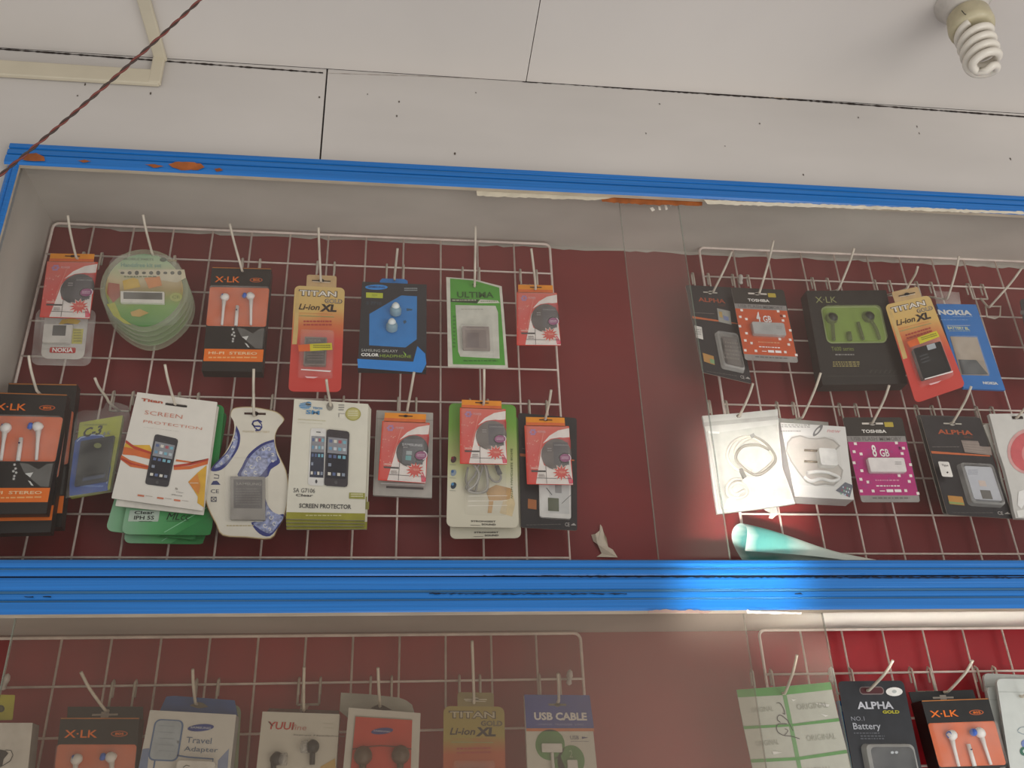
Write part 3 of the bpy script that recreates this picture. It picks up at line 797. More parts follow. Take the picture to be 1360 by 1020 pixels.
# stack of oval packs
for i in range(5):
    dx, dy = i * 11, i * 30
    K = Pack('oval_blister_pack', ['front round green and cream pack of the round stack', 'second round green pack from the front of the round stack', 'third round green pack from the front of the round stack', 'fourth round green pack from the front of the round stack', 'rearmost round green pack of the round stack, lowest edge showing'][i], 'blister pack', cA, [(645 + dx, 245 + dy), (1215 + dx, 255 + dy), (645 + dx, 780 + dy), (1215 + dx, 790 + dy)], 1.043 + i * .006, [(645, 245), (1215, 255), (645, 780), (1215, 790)], 'stack of round green packs')
    gr = grad('green_cream_oval', [(0, '3d7f3a'), (.3, '6f9a3e'), (.5, 'a58f58'), (.62, 'c4b28a'), (.8, 'a9bd94'), (1, '5d9a6e')], 2, .1)
    pts = [(930 + 285 * math.cos(a) * (1 if math.sin(a) < 0 else (1 - .22 * math.sin(a) ** 2)), 520 + (272 if math.sin(a) < 0 else 262) * math.sin(a)) for a in [2 * math.pi * k / 36 for k in range(36)]]
    shrink = lambda f: [(930 + (x - 930) * f, 517 + (y - 517) * f) for x, y in pts]
    K.slab([K.P(*q) for q in shrink(1.)], clear('oval_rim_plastic', .35, 'b3b89c', .2), 0, .0006)
    K.slab([K.P(*q) for q in shrink(.88)], gr, -.0002, -.0001)
    if i == 0:
        K.text('MOBILE PARTS', 800, 308, 990, 325, m('6d7a62'), 3, .01); K.ell(1052, 320, 22, 14, m('50604c'), 3); K.rect(1085, 318, 1140, 332, m('9a8f70'), 3)
        K.text('Handsfree kit set', 780, 340, 1040, 372, m('7da08c'), 3, .02)
        K.poly([(760, 385), (1190, 385), (1200, 440), (1140, 470), (780, 420)], m('cdc3a6'), 3)
        for k in range(9): K.ell(790 + k * 46, 408, 14, 9 + (k % 3) * 3, m('55554a'), 4, 8)
        K.poly([(790, 460), (860, 440), (890, 450), (905, 500), (800, 520)], m('c9a63a'), 4); K.poly([(930, 440), (1030, 430), (1045, 490), (960, 510)], m('d2884a'), 4)
        K.poly([(700, 470), (770, 480), (775, 560), (730, 600), (690, 540)], m('a25a44'), 3)
        K.ell(1135, 565, 40, 28, m('a8ae62'), 4); K.text('CE', 1110, 555, 1160, 575, m('7c8844'), 5, .01)
        K.poly([(840, 660), (900, 640), (960, 665), (900, 690), (850, 685)], m('bd9a4e'), 4); K.poly([(690, 610), (740, 600), (780, 690), (850, 740), (800, 730), (730, 680)], m('a8a83c'), 4)
        K.dashes(800, 428, 1010, 446, 1, m('6f7a50'), 4, 4)
    K.done('card')
    if i == 0:
        K.block(782, 535, 1062, 612, .004, .004, m('d6d2c6', .4), 'label_tray', .0006, 'white tray with dark window', lambda l: K.rect(800, 542, 1050, 590, m('5b5a52'), l + 1))
        K.dome(700, 290, 1170, 745, .007, .004, PLASTIC, 'blister', .02)

xlk(cB, refX, 1.048, 'orange and black earphone box in the top row between round stack and gold pack', .016, hdr=False)
titan(cB, refT, 1.05, 'gold and red battery pack with yellow sticker, upright in the top row')

# blue headphone box
K = Pack('headphone_box', 'black and bright blue headphone box with blue hanging tab', 'headphone box', cC, [(92, 325), (468, 342), (66, 828), (466, 838)], 1.045)
bl = m('1f82d2', .4, var=.06)
K.card(m('24272c', .35, var=.2), 92, 325, 466, 838, .0005, .013)
K.poly([(135, 512), (320, 405), (412, 410), (410, 660), (345, 708), (133, 695)], m('2b7cc0', .4, var=.08), 1)
K.ell(176, 358, 66, 15, m('2a86d0'), 2); K.text('SAMSUNG', 128, 350, 224, 365, m('14305e'), 3, .02)
K.poly([(115, 388), (214, 392), (213, 422), (115, 418)], m('b7bf3a'), 2); K.text('NEW', 150, 398, 182, 412, m('8a9430'), 3, .0)
K.text('S 7710', 118, 440, 205, 462, m('3a4c5c'), 2, .01)
K.dashes(338, 362, 414, 384, 2, m('9aa4a8'), 2, 4)
K.text('SAMSUNG GALAXY', 88, 716, 300, 738, m('b9bdb6'), 2, .0); K.text('COLOR', 86, 740, 190, 762, m('e6e6e0'), 2, .05); K.text('HEADPHONE', 196, 748, 378, 770, m('7f9a3a'), 2, .02)
K.poly([(64, 775), (390, 792), (414, 700), (460, 745), (466, 805), (440, 856), (68, 828)], bl, 2)
K.poly([(330, 730), (350, 750), (345, 758)], m('8fc04a'), 3)
K.done('box')
for x, y in ((288, 500), (266, 592)):
    mb = MB(); c = K.P(x, y, .006)
    mb.lathe([(-.006, .0075), (0, .0078), (.003, .0065), (.005, .0045), (.005, .003), (.006, .0)], c, (0, -1, .35), m('7d9aa8', .3), 18)
    e = mb.build('earbud', K.root); mb = MB(); mb.lathe([(.0, .0052), (.003, .005), (.006, .003), (.0062, 0)], c + Vector((0, -.003, .002)), (0, -1, .3), m('dfe6e4', .25), 16); mb.build('metal_cap', e)
K.text('♪', 1, 1, 2, 2, INK) if False else None
K.poly([(330, 555), (345, 548), (352, 560), (338, 572)], m('2f566f'), 2); K.poly([(350, 480), (385, 484), (384, 492), (352, 496)], m('2f566f'), 2); K.done('print')
mb = MB(); a = [K.P(x, y) for x, y in ((196, 290), (210, 278), (340, 282), (358, 292), (360, 340), (190, 336))]; K.slab(a, bl, .012, .013, mb)
mb.build('hanging_tab', K.root)['label'] = 'bright blue hanging tab'
mb = MB(); K.slab([K.P(x, y) for x, y in ((225, 325), (240, 312), (270, 308), (300, 308), (325, 318), (338, 332))], m('1a2c3c', .8), .0108, .0118, mb); mb.build('hanging_slot', K.root)

# green ULTIMA bag
K = Pack('phone_battery_pack', 'green and white foil bag with a battery in its window, slanted top edge', 'battery pack', cC, [(582, 298), (901, 298), (592, 820), (942, 830)], 1.05)
gm = m('4f9a36', .4, var=.08)
K.outline([(582, 298), (740, 310), (905, 350), (918, 500), (942, 830), (760, 826), (592, 820), (588, 560)], m('cfccbd', .35), .0012)
K.poly([(604, 306), (740, 318), (890, 358), (903, 520), (925, 812), (620, 806), (608, 560)], gm, 1)
K.poly([(634, 458), (868, 462), (882, 500), (892, 772), (662, 760), (650, 730)], m('c9c8bb', .4), 2)
K.text('ULTIMA', 642, 382, 858, 418, m('2c5c22'), 3, .03)
K.poly([(608, 420), (770, 426), (758, 448), (608, 440)], m('33402c'), 2); K.dashes(616, 427, 755, 440, 1, m('a8b094'), 3, 2)
K.poly([(778, 426), (880, 432), (893, 446), (760, 448)], m('d4d2c2'), 2); K.dashes(780, 434, 880, 443, 1, m('6a7a5c'), 3, 3)
K.dashes(680, 782, 880, 796, 1, m('2c6a20'), 3, 6); K.dashes(666, 480, 800, 490, 1, m('a9aa9c'), 3, 6)
for k in range(9): K.rect(620, 520 + k * 22, 634, 530 + k * 22, m('3c7a2c'), 3)
slotmark(K, 745, 340, 30, 12, 2, m('2c5c22'))
K.done('bag')
K.block(672, 590, 835, 730, .005, .004, m('8d8078', .4), 'battery', .001, 'grey battery', lambda l: (K.rect(688, 612, 815, 722, m('7a6c66'), l + 1), K.dashes(695, 595, 800, 606, 1, m('6d645c'), l + 1, 2), K.rect(700, 630, 770, 715, m('6c5f5c'), l + 2)))
K.dome(655, 575, 860, 765, .007, .003, PLASTIC, 'blister', .003)
starburst(cC, [(992, 385), (1226, 390), (993, 695), (1250, 697)], 1.05, 'red starburst battery pack, rightmost of the top row left half', bat='4a4340')

# ---- upper display, left half, second row ----------------------------------------------------------
xlk(cD, [(45, 112), (402, 118), (-40, 868), (318, 862)], 1.062, 'rearmost orange and black earphone box at the left edge, only its right rim showing', .014, hdr=False, buds=False)
xlk(cD, [(-35, 226), (358, 236), (-118, 898), (262, 890)], 1.045, 'middle earphone box of the left edge stack, lower orange band showing', .012, hdr=False, buds=False)
xlk(cD, [(-45, 160), (352, 172), (-130, 796), (240, 792)], 1.03, 'front orange and black earphone box of the stack at the left edge', .012, hdr=False)

K = Pack('phone_battery_pack', 'tilted yellow and blue battery box in a clear bag', 'battery pack', cD, [(415, 318), (640, 280), (360, 705), (572, 668)], 1.055)
K.card(m('a8ac30', .4), 415, 318, 572, 668, .001, .008, m('a3aa36'))
K.poly([(390, 420), (415, 400), (480, 385), (530, 388), (560, 410), (578, 460), (575, 560), (560, 655), (562, 672), (362, 702), (362, 640)], m('2850a0', .4), 1)
K.line([(400, 425), (420, 405), (480, 390), (530, 393), (556, 415), (570, 460), (567, 560), (556, 640)], 5, m('a8b8d8'), 2)
K.text('C-3', 438, 352, 528, 388, m('26281c'), 3, .03, .2); K.dashes(440, 330, 560, 345, 1, m('8b9030'), 3, 3); K.text('BL-5C', 540, 375, 572, 388, m('4858a0'), 3, .0)
K.dashes(420, 650, 540, 662, 1, m('6a8ac8'), 3, 3)
K.done('box')
K.block(425, 430, 560, 630, .004, .004, m('20242c', .3), 'battery', .001, 'black phone battery', lambda l: (K.rect(438, 445, 548, 600, m('16181c'), l + 1), K.ell(512, 455, 20, 14, m('6f7448'), l + 2), K.rect(438, 608, 548, 616, m('3a4660'), l + 1)))
mb = MB(); K.slab([K.P(x, y) for x, y in ((410, 270), (450, 258), (500, 262), (545, 250), (560, 215), (620, 218), (675, 240), (685, 300), (660, 680), (350, 720), (395, 330))], clear('clear_bag_film', .07, 'd8d8d0', .12, .8, 25), -.006, -.0058, mb); mb.build('clear_bag', K.root)

# green packs behind the white screen protector cards
refM = [(760, 240), (1170, 225), (630, 900), (1100, 905)]
for i, (q, lb) in enumerate((([(790, 250), (1185, 262), (640, 945), (1060, 952)], 'rearmost green screen film pack with the lowest bottom edge'), ([(735, 230), (1160, 250), (548, 882), (1020, 930)], 'tilted green screen film pack whose left corner sticks out furthest'), (refM, 'green screen film pack with white model sticker under the white cards'))):
    K = Pack('screen_protector_pack', lb, 'screen protector', cD, q, 1.066 - i * .005, refM, 'green screen film packs')
    K.card(grad('green_film_card', [(0, '8ab894'), (.35, '58a868'), (.7, '1f8a3c'), (1, '17803a')], 0, .1), 760, 240, 1100, 905, .008, .0016)
    K.poly([(900, 905), (1100, 790), (1103, 850), (1096, 900), (1080, 905)], m('1a7a38', .35), 1); K.line([(850, 890), (1100, 740)], 4, m('8fd0a0', .35), 2)
    if i == 2:
        K.rect(678, 768, 820, 830, m('b9c8b8'), 2, .001); K.text('Clear', 702, 772, 798, 790, m('1c2420'), 3, .02); K.text('IPH 5S', 700, 798, 798, 820, m('1c2420'), 3, .02)
        K.text('MLcc', 868, 782, 985, 822, m('14301e'), 3, .0, .25); K.dashes(865, 826, 985, 832, 1, m('14502a'), 3, 3); K.dashes(722, 828, 790, 834, 1, m('1c4428'), 3, 3)
    K.done('card')
K = Pack('screen_protector_pack', 'white screen film card just behind the white one with a dark phone picture', 'screen protector', cD, [(738, 185), (1140, 235), (600, 752), (1060, 800)], 1.047, None, 'white screen film cards')
K.card(m('ded8cc', .35), 738, 185, 1060, 800, .001, .0015); K.done('card')
K = Pack('screen_protector_pack', 'white screen film card with orange swirls and one dark phone picture', 'screen protector', cD, [(715, 160), (1132, 212), (580, 712), (1056, 778)], 1.042)
K.card(m('e2ddd2', .35, var=.03), 715, 160, 1056, 778, .0008, .0015)
K.text('Titan', 738, 190, 846, 218, m('b4553c'), 3, .04)
K.text('SCREEN', 757, 250, 948, 294, m('cf8672'), 3, -.005); K.text('PROTECTION', 750, 298, 1052, 350, m('cf8672'), 3, -.005)
K.text('for all kinds of mobile phones screen', 745, 334, 932, 356, m('6a625c'), 3, 0)
y1 = m('d8a838', .4); o1 = m('cf6a34', .4); r1 = m('b8402c', .4)
K.poly([(655, 415), (700, 425), (780, 425), (800, 470), (700, 450), (648, 440)], y1, 1)
K.poly([(648, 435), (700, 445), (790, 470), (785, 500), (700, 480), (640, 475)], o1, 2)
K.poly([(660, 400), (700, 430), (790, 462), (790, 474), (700, 446), (655, 412)], r1, 3)
K.poly([(636, 478), (680, 505), (780, 535), (780, 556), (680, 540), (628, 500)], o1, 2); K.poly([(634, 490), (690, 520), (775, 540), (775, 546), (680, 528), (630, 500)], r1, 3)
K.poly([(905, 530), (980, 520), (1088, 494), (1086, 506), (990, 532), (905, 542)], r1, 2); K.poly([(905, 540), (990, 535), (1086, 505), (1083, 525), (990, 552), (905, 556)], o1, 2); K.poly([(918, 500), (1000, 512), (1085, 496), (1000, 520), (915, 510)], o1, 2)
K.poly([(1078, 530), (1062, 760), (1028, 735), (1030, 700), (1000, 650), (980, 620), (1030, 570)], y1, 2); K.poly([(1030, 575), (1045, 640), (1035, 690), (1000, 650), (982, 622)], m('d88a3c', .4), 3)
K.dashes(990, 624, 1035, 634, 1, m('e8d0b0'), 4, 3)
for x in (733, 834, 922): K.rect(x - 16, 690 + (x - 733) * .13, x + 16, 704 + (x - 733) * .13, m('cf7858'), 3); K.rect(x + 24, 698 + (x - 733) * .13, x + 60, 701 + (x - 733) * .13, m('a0948a'), 3)
K.text('iPhone', 893, 686, 948, 700, m('3a3638'), 3, 0, .2); K.text('5', 912, 652, 925, 664, m('5a5648'), 3, 0); K.text('Clear', 918, 672, 958, 682, m('4a4648'), 3, 0, .2)


def phone(K, P0, body, scr, lay=3, icons=True):
    """printed smartphone; P0 = tl,tr,br,bl"""
    tl, tr, br, bl = P0
    L_ = lambda u, v: ((tl[0] * (1 - u) + tr[0] * u) * (1 - v) + (bl[0] * (1 - u) + br[0] * u) * v, (tl[1] * (1 - u) + tr[1] * u) * (1 - v) + (bl[1] * (1 - u) + br[1] * u) * v)
    r = [(.0, .05), (.03, .015), (.12, 0), (.88, 0), (.97, .015), (1, .05), (1, .95), (.97, .985), (.88, 1), (.12, 1), (.03, .985), (0, .95)]
    K.poly([L_(*q) for q in r], body, lay)
    K.poly([L_(.08, .14), L_(.92, .14), L_(.92, .86), L_(.08, .86)], scr, lay + 1)
    K.poly([L_(.08, .14), L_(.92, .14), L_(.92, .42), L_(.08, .42)], m('8d8f94', .3), lay + 2)
    K.poly([L_(.36, .06), L_(.64, .06), L_(.64, .075), L_(.36, .075)], m('303236'), lay + 1)
    K.poly([L_(.5 + .07 * math.cos(a), .93 + .035 * math.sin(a)) for a in [k * .7854 for k in range(8)]], m('4a4a4c'), lay + 1)
    if icons:
        cols = ['c9cfd4', '6f9ab8', 'd8d4c8', '5a6a90', 'b8c4c8', 'a4505a', '8a94a4', '78b0c0']; rd = random.Random(3)
        for rr_ in range(5):
            for cc in range(4):
                if rr_ == 3 and cc > 0: continue
                u = .14 + cc * .2; v = (.18, .31, .45, .6, .76)[rr_]
                K.poly([L_(u, v), L_(u + .13, v), L_(u + .13, v + .055), L_(u, v + .055)], m(cols[rd.randrange(8)], .4), lay + 3)


phone(K, [(808, 368), (930, 395), (876, 650), (754, 634)], m('3c3c40', .25), m('23262e', .25))
K.rect(862, 213, 972, 238, m('8d8a84'), 2, .0028); K.rect(868, 218, 966, 226, m('6a6560'), 3, .001)
K.done('card')

# vase shaped card
K = Pack('phone_battery_pack', 'vase shaped white battery card with blue scroll ornament', 'battery pack', cE, [(78, 235), (525, 245), (78, 925), (525, 930)], 1.05)
vo = [(222, 262), (232, 245), (262, 236), (330, 234), (400, 246), (462, 262), (500, 296), (496, 318), (470, 352), (455, 395), (458, 450), (480, 510), (512, 580), (526, 660), (522, 740), (500, 820), (468, 872), (430, 926), (300, 920), (178, 910), (142, 852), (108, 790), (84, 720), (78, 660), (92, 606), (128, 556), (180, 500), (220, 430), (238, 365), (235, 315), (220, 285)]
vo = [q for q in smooth(vo + [vo[0]], 3)][:-1]
cx, cy = 300, 580
K.outline(vo, m('6b4a30', .4), .001)
K.poly([(cx + (x - cx) * .985, cy + (y - cy) * .99) for x, y in vo], m('c9b58c', .4), 1); K.poly([(cx + (x - cx) * .965, cy + (y - cy) * .977) for x, y in vo], m('dad4c4', .35, var=.04), 2)
nb = m('2f3878', .4); lb_ = m('8f97b8', .4, var=.5, scale=260)
K.poly(smooth([(250, 340), (270, 390), (265, 450), (240, 500), (200, 555), (160, 582), (118, 580), (150, 535), (195, 490), (225, 440), (242, 390)], 3), nb, 3); K.poly(smooth([(248, 370), (258, 410), (250, 455), (225, 505), (190, 545), (150, 568), (136, 562), (170, 525), (210, 480), (235, 430)], 3), lb_, 4)
K.poly(smooth([(446, 416), (380, 440), (315, 495), (280, 560), (262, 615), (400, 620), (430, 575), (478, 540), (464, 500), (452, 460)], 3), nb, 3); K.poly(smooth([(446, 430), (390, 450), (330, 500), (295, 560), (278, 612), (360, 616), (400, 580), (430, 540), (462, 525), (452, 470)], 3), lb_, 4)
K.poly(smooth([(400, 720), (420, 770), (460, 805), (500, 806), (470, 865), (425, 912), (370, 900), (328, 845), (390, 845)], 3), nb, 3); K.poly(smooth([(408, 750), (435, 790), (495, 818), (470, 855), (425, 900), (360, 870), (340, 848), (395, 840)], 3), lb_, 4)
for k, (x, y, r_) in enumerate(((330, 560, 16), (300, 590, 13), (370, 520, 17), (420, 470, 14), (440, 500, 10), (390, 470, 12), (440, 560 - 30, 8), (350, 590, 12), (240, 420, 9), (235, 460, 10), (205, 510, 10), (170, 545, 9), (430, 820, 14), (400, 860, 13), (450, 850, 12), (420, 800, 9), (425, 880, 9))):
    K.line([(x + r_ * (1 - t / 9) * math.cos(t * .8 + k), y + r_ * (1 - t / 9) * math.sin(t * .8 + k)) for t in range(8)], 5, m('d6d4d0'), 5)
K.line([(383 - 0, 322), (365, 312), (340, 318), (334, 334), (345, 345), (372, 345), (382, 352), (372, 366), (350, 368)], 9, nb, 4); K.line([(360, 312), (382, 335), (384, 352)], 5, nb, 4); K.line([(335, 330), (345, 352), (366, 368)], 5, nb, 4)
K.text('POWER BATTERY', 285, 368, 425, 382, m('c8b898'), 4, .0)
K.text('CE', 118, 678, 160, 698, m('50505c'), 4, 0); K.rect(118, 716, 148, 742, m('50505c'), 4); K.rect(122, 720, 144, 738, m('dad4c4'), 5); K.line([(122, 720), (144, 738)], 3, m('50505c'), 6); K.line([(122, 738), (144, 720)], 3, m('50505c'), 6)
K.poly([(118, 655), (130, 636), (150, 634), (168, 655)], m('3c4470'), 4); K.line([(135, 602), (160, 606), (158, 622), (134, 620)], 4, m('50505c'), 4)
K.dashes(200, 858, 345, 868, 1, m('b8a880'), 4, 3)
slotmark(K, 348, 276, 112, 28, 4, m('3a2018', .8))
K.done('card')
K.block(222, 618, 402, 838, .005, .004, m('8f8a82', .35, .2), 'battery', .001, 'grey phone battery', lambda l: (K.rect(240, 634, 388, 782, m('5c5856', .35), l + 1), K.text('SAMSUNG', 252, 650, 384, 666, m('9a958d'), l + 2, .01), K.dashes(250, 680, 378, 770, 7, m('726d68'), l + 2, 5)))
K.dome(190, 515, 415, 845, .007, .003, PLASTIC, 'blister', .003)

# stack of boxed SM screen protectors
refQ = [(552, 195), (938, 222), (508, 820), (920, 828)]
for i in (3, 2, 1, 0):
    q = [(552 + 2 * i, 195 + 10 * i), (938 + 5 * i, 222 + 8 * i), (508 + i * 1, 820 + 18 * i), (920 + (10 if i == 3 else -2 * i) + 0 * i, 828 + 15 * i)]
    K = Pack('screen_protector_pack', ['front white screen protector box with two phones pictured', 'second olive-based white box behind the two-phone box', 'third olive-based white box behind the two-phone box', 'rearmost olive-based white box of the two-phone stack'][i], 'screen protector', cE, q, 1.045 + i * .0045, refQ, 'white and olive screen protector boxes')
    K.card(m('ddd9c8', .35, var=.03), 552, 195, 920, 828, .0005, .003, m('c4bfa8')); K.poly([(512, 785), (922, 792), (920, 828), (508, 820)], m('94902e', .4), 1)
    if i == 0:
        tb = m('4a8ab8'); K.ell(610, 232, 32, 18, tb, 2, 16); K.ell(628, 222, 16, 12, tb, 2, 12)
        for k in range(4): K.line([(578, 218 + k * 9), (645, 222 + k * 9)], 2, m('cfd8d4'), 3)
        K.text('TECH', 650, 238, 700, 252, tb, 3, .04); K.text('SM', 615, 254, 686, 280, tb, 5, .03)
        K.text('ANTIGLARE PROTECTOR', 572, 300, 718, 314, m('b0a468'), 3, 0); K.text('SCREEN PROTECTOR', 568, 318, 700, 328, m('a09868'), 3, 0)
        K.ell(860, 275, 40, 35, m('a8a256'), 2); K.ell(860, 275, 34, 29, m('bdb672'), 3); K.dashes(835, 258, 885, 290, 3, m('e0dcb8'), 4, 3); K.rect(785, 270, 816, 292, m('a09c94'), 2); K.rect(790, 274, 818, 300, m('ddd9c8'), 3)
        K.dashes(785, 225, 815, 262, 3, m('8a8a84'), 2, 3)
        K.text('SA G7106', 550, 660, 662, 686, m('4a4a48'), 3, .0); K.text('Clear', 562, 690, 652, 706, m('3a3a3a'), 3, .02); K.text('SCREEN PROTECTOR', 580, 740, 850, 770, m('4a4a48'), 3, .02)
        K.rect(840, 684, 920, 718, m('9c9a48'), 3); K.dashes(848, 690, 912, 712, 2, m('dcd8b0'), 4, 3); K.dashes(614, 800, 805, 812, 1, m('c8c488'), 3, 3)
        phone(K, [(640, 348), (722, 352), (712, 650), (625, 645)], m('dedcd6', .3), m('343a48', .25), 3); phone(K, [(724, 355), (842, 368), (832, 658), (710, 650)], m('3c3a3e', .25), m('20242e', .25), 8)
        K.ell(740, 236, 18, 22, m('8a877c'), 3, 14)
    else:
        K.rect(880, 690, 930, 730, m('94904a'), 1)
    K.done('box')

# silver bag behind starburst
K = Pack('foil_bag', 'plain silver foil bag behind the red pack marked with a phone battery', 'foil bag', cF, [(85, 190), (405, 205), (65, 670), (398, 685)], 1.064)
K.card(m('b0aca4', .3, .2, var=.12), 85, 190, 398, 685, .001, .004); K.line([(85, 238), (405, 248)], 3, m('8f8b84'), 1); K.line([(92, 200), (72, 668)], 2, m('8f8b84'), 1); K.rect(140, 618, 350, 640, m('6a6866', .2, .4), 1); K.rect(110, 600, 355, 618, m('cfccc8', .2), 2)
K.done('bag')
starburst(cF, [(118, 250), (386, 262), (93, 585), (362, 603)], 1.052, 'red starburst pack with a battery maker name, in front of the silver foil bag', samsung=True)

# two strongest sound packs
refH = [(495, 150), (872, 160), (480, 848), (888, 855)]
for i in (1, 0):
    K = Pack('headset_pack', ['front green-to-white headset card with grey cable behind a red pack', 'rear white headset card, lower edge showing below the first'][i], 'headset pack', cF, [refH, [(515, 215), (885, 222), (500, 916), (902, 912)]][i], 1.057 + i * .01, refH, 'strongest sound headset cards')
    K.card(grad('green_white_card', [(0, 'd6d0ba'), (.3, 'd8d2bc'), (.55, 'b8c07c'), (.8, '78aa3e'), (1, '5f9c34')], 2, .06), 495, 150, 888, 855, .007, .0012)
    K.text('STRONGEST', 618, 812, 758, 824, m('4a4640'), 3, .03); K.text('SOUND', 678, 830, 758, 842, m('4a4640'), 3, .03); K.line([(615, 840), (670, 841)], 2, m('4a4640'), 3)
    if i == 0:
        for k, (c1, c2, y) in enumerate((('8a2a3a', '50383c', 468), ('3a6a9a', '8a9aa8', 543), ('4a8ab8', '2a3a4c', 615))):
            K.ell(520, y, 15, 20, m(c2), 3, 10, None, .5); K.ell(514, y - 8, 8, 9, m(c1), 4, 8); K.line([(498, y + 28), (532, y + 30)], 2, m('8a8a80'), 3)
        vs, fs = textmesh('WITH HANDFREE BONE', .0, 0.)
        K.mb.add([K.P(848 + (1 - b) * 12 - 6, 690 - a * 285, 3 * LAY) for a, b in vs], fs, m('55663c'))
        K.poly([(700, 640), (760, 610), (850, 632), (838, 690), (790, 700), (745, 700), (735, 770), (712, 770), (720, 700)], m('c09a68', .5, var=.3, scale=30), 2); K.poly([(800, 700), (850, 640), (868, 720), (850, 790), (780, 770)], m('d8c49a'), 1)
    K.done('card')
    if i == 0:
        cb = m('8f8c84', .35); pts = [(600, 520), (588, 590), (610, 640), (640, 655), (655, 600), (680, 520), (660, 500), (640, 560), (600, 610), (592, 640), (640, 660), (700, 655), (712, 600), (700, 510), (715, 560), (740, 595), (770, 600), (785, 575), (770, 540), (750, 500)]
        K.wire([(x, y) for x, y in pts], .0014, cb, 'cable', .005); K.wire([(630, 505), (660, 560), (640, 620), (600, 655), (660, 668), (706, 640), (704, 560), (690, 505)], .0014, m('a8a59c', .35), 'cable', .0075)
        mb = MB(); mb.tube([K.P(760, 515, .006), K.P(780, 560, .006)], .003, m('3a3c3c'), 8); mb.build('microphone', K.root)
        K.dome(585, 480, 820, 785, .011, .003, PLASTIC, 'blister', .004)
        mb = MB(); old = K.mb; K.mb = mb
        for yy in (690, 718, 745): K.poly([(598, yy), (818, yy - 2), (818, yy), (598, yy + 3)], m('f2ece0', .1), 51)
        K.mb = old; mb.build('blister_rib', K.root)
alpha(cF, [(885, 205), (1215, 235), (900, 852), (1218, 870)], 1.064, 'black battery card behind a red pack with a white battery tray below', 2)
starburst(cF, [(556, 175), (814, 184), (556, 492), (822, 496)], 1.04, 'red starburst pack in front of the green headset card', bat='6a625c')
starburst(cF, refS, 1.05, 'red starburst pack in front of the black battery card, last before the bare red backing', bat='625a56')

# ---- upper display, right half ---------------------------------------------------------------------
alpha(cG, [(90, 348), (366, 362), (190, 862), (482, 930)], 1.062, 'black battery card with silver hologram, first of the right half top row', 1)
toshiba(cG, [(360, 362), (668, 376), (442, 788), (757, 805)], 1.05, 'orange and black 4GB memory stick card', '4', m('c5562e', .45, var=.08), m('a9aaa8', .3, .3))
K = Pack('earphone_box', 'black earphone box with bright green rounded window', 'earphone box', cH, [(-38, 352), (395, 348), (52, 862), (512, 855)], 1.058)
K.card(m('201f1c', .3, var=.25), -38, 352, 512, 855, .0005, .02)
gw = m('7c9a3a', .35, var=.1)
K.slab(K.rr(38, 438, 402, 632, .008), m('a0b078', .35), -.0006, 0); K.slab(K.rr(46, 446, 394, 626, .007), gw, -.001, -.0006)
K.text('X·LK', 8, 385, 128, 416, m('8f9460'), 2, .0); K.text('T600 series', 95, 655, 220, 676, m('7d8a44'), 2, .0); K.dashes(118, 694, 222, 708, 1, m('8d8d88'), 2, 2); K.dashes(105, 735, 250, 768, 3, m('9a9058'), 2, 4)
for x in range(305, 450, 26): K.line([(x, 800), (x + 10, 780), (x + 16, 785)], 3, m('4d4c45'), 2)
K.line([(55, 815), (500, 812)], 3, m('3b3a36'), 2)
K.done('box')
for pts in ([(95, 490), (100, 560), (105, 625)], [(285, 490), (330, 560), (352, 620)], [(185, 585), (190, 625)], [(235, 530), (250, 580), (262, 622)]):
    K.wire(pts, .0026 if len(pts) == 3 else .004, m('2e3320', .4), 'cable', .004)
for x, y in ((92, 505), (290, 498)):
    mb = MB(); mb.lathe([(-.006, .003), (-.003, .009), (.002, .0085), (.007, .003), (.0075, 0)], K.P(x, y, .004), (-.3, -1, .2), m('25291c', .4), 16); mb.build('earbud', K.root)
K.dome(38, 438, 402, 632, .008, .003, clear('green_window_film', .25, 'a0b070', .1), 'window', .008)
K = Pack('phone_battery_pack', 'blue battery pack with a clear pale window behind the tilted gold pack', 'battery pack', cH, [(668, 422), (882, 426), (815, 880), (1042, 890)], 1.06)
K.card(m('2a72b8', .4, var=.05), 668, 422, 1042, 890, .0006, .004)
w = m('cfd4d4'); K.text('NOKIA', 672, 454, 860, 486, w, 2, .05); K.dashes(755, 490, 865, 496, 1, m('9ab4cc'), 2, 3); K.dashes(690, 508, 840, 514, 1, m('8ab0d0'), 2, 3)
K.text('BATTERY BL', 725, 545, 845, 564, m('c9d0a8'), 2, .03); K.line([(722, 540), (848, 540)], 2, w, 2); K.dashes(735, 568, 850, 573, 1, m('c0c890'), 2, 2); K.text('NOKIA', 915, 843, 1002, 862, w, 2, .05)
K.poly([(740, 600), (885, 605), (952, 812), (800, 808)], m('968a7a', .45), 2); K.poly([(740, 600), (885, 605), (925, 730), (778, 726)], m('a89a88', .45), 3); K.poly([(785, 725), (880, 728), (946, 806), (805, 806)], m('3c4448', .4), 4)
K.done('card'); K.dome(738, 598, 952, 814, .006, .002, PLASTIC, 'window', .001)
mb = MB(); K.slab([K.P(x, y) for x, y in ((652, 350), (790, 360), (800, 424), (668, 424))], FILM, 0, .0003, mb); mb.build('clear_header', K.root)
titan(cH, [(368, 372), (608, 322), (552, 962), (825, 868)], 1.045, 'gold and red battery pack hanging tilted over the green earphone box', False, False, True)
K = Pack('phone_battery_pack', 'dark battery card cut off by the right edge of the photo', 'battery pack', cH, [(1118, 395), (1330, 398), (1200, 850), (1420, 850)], 1.055)
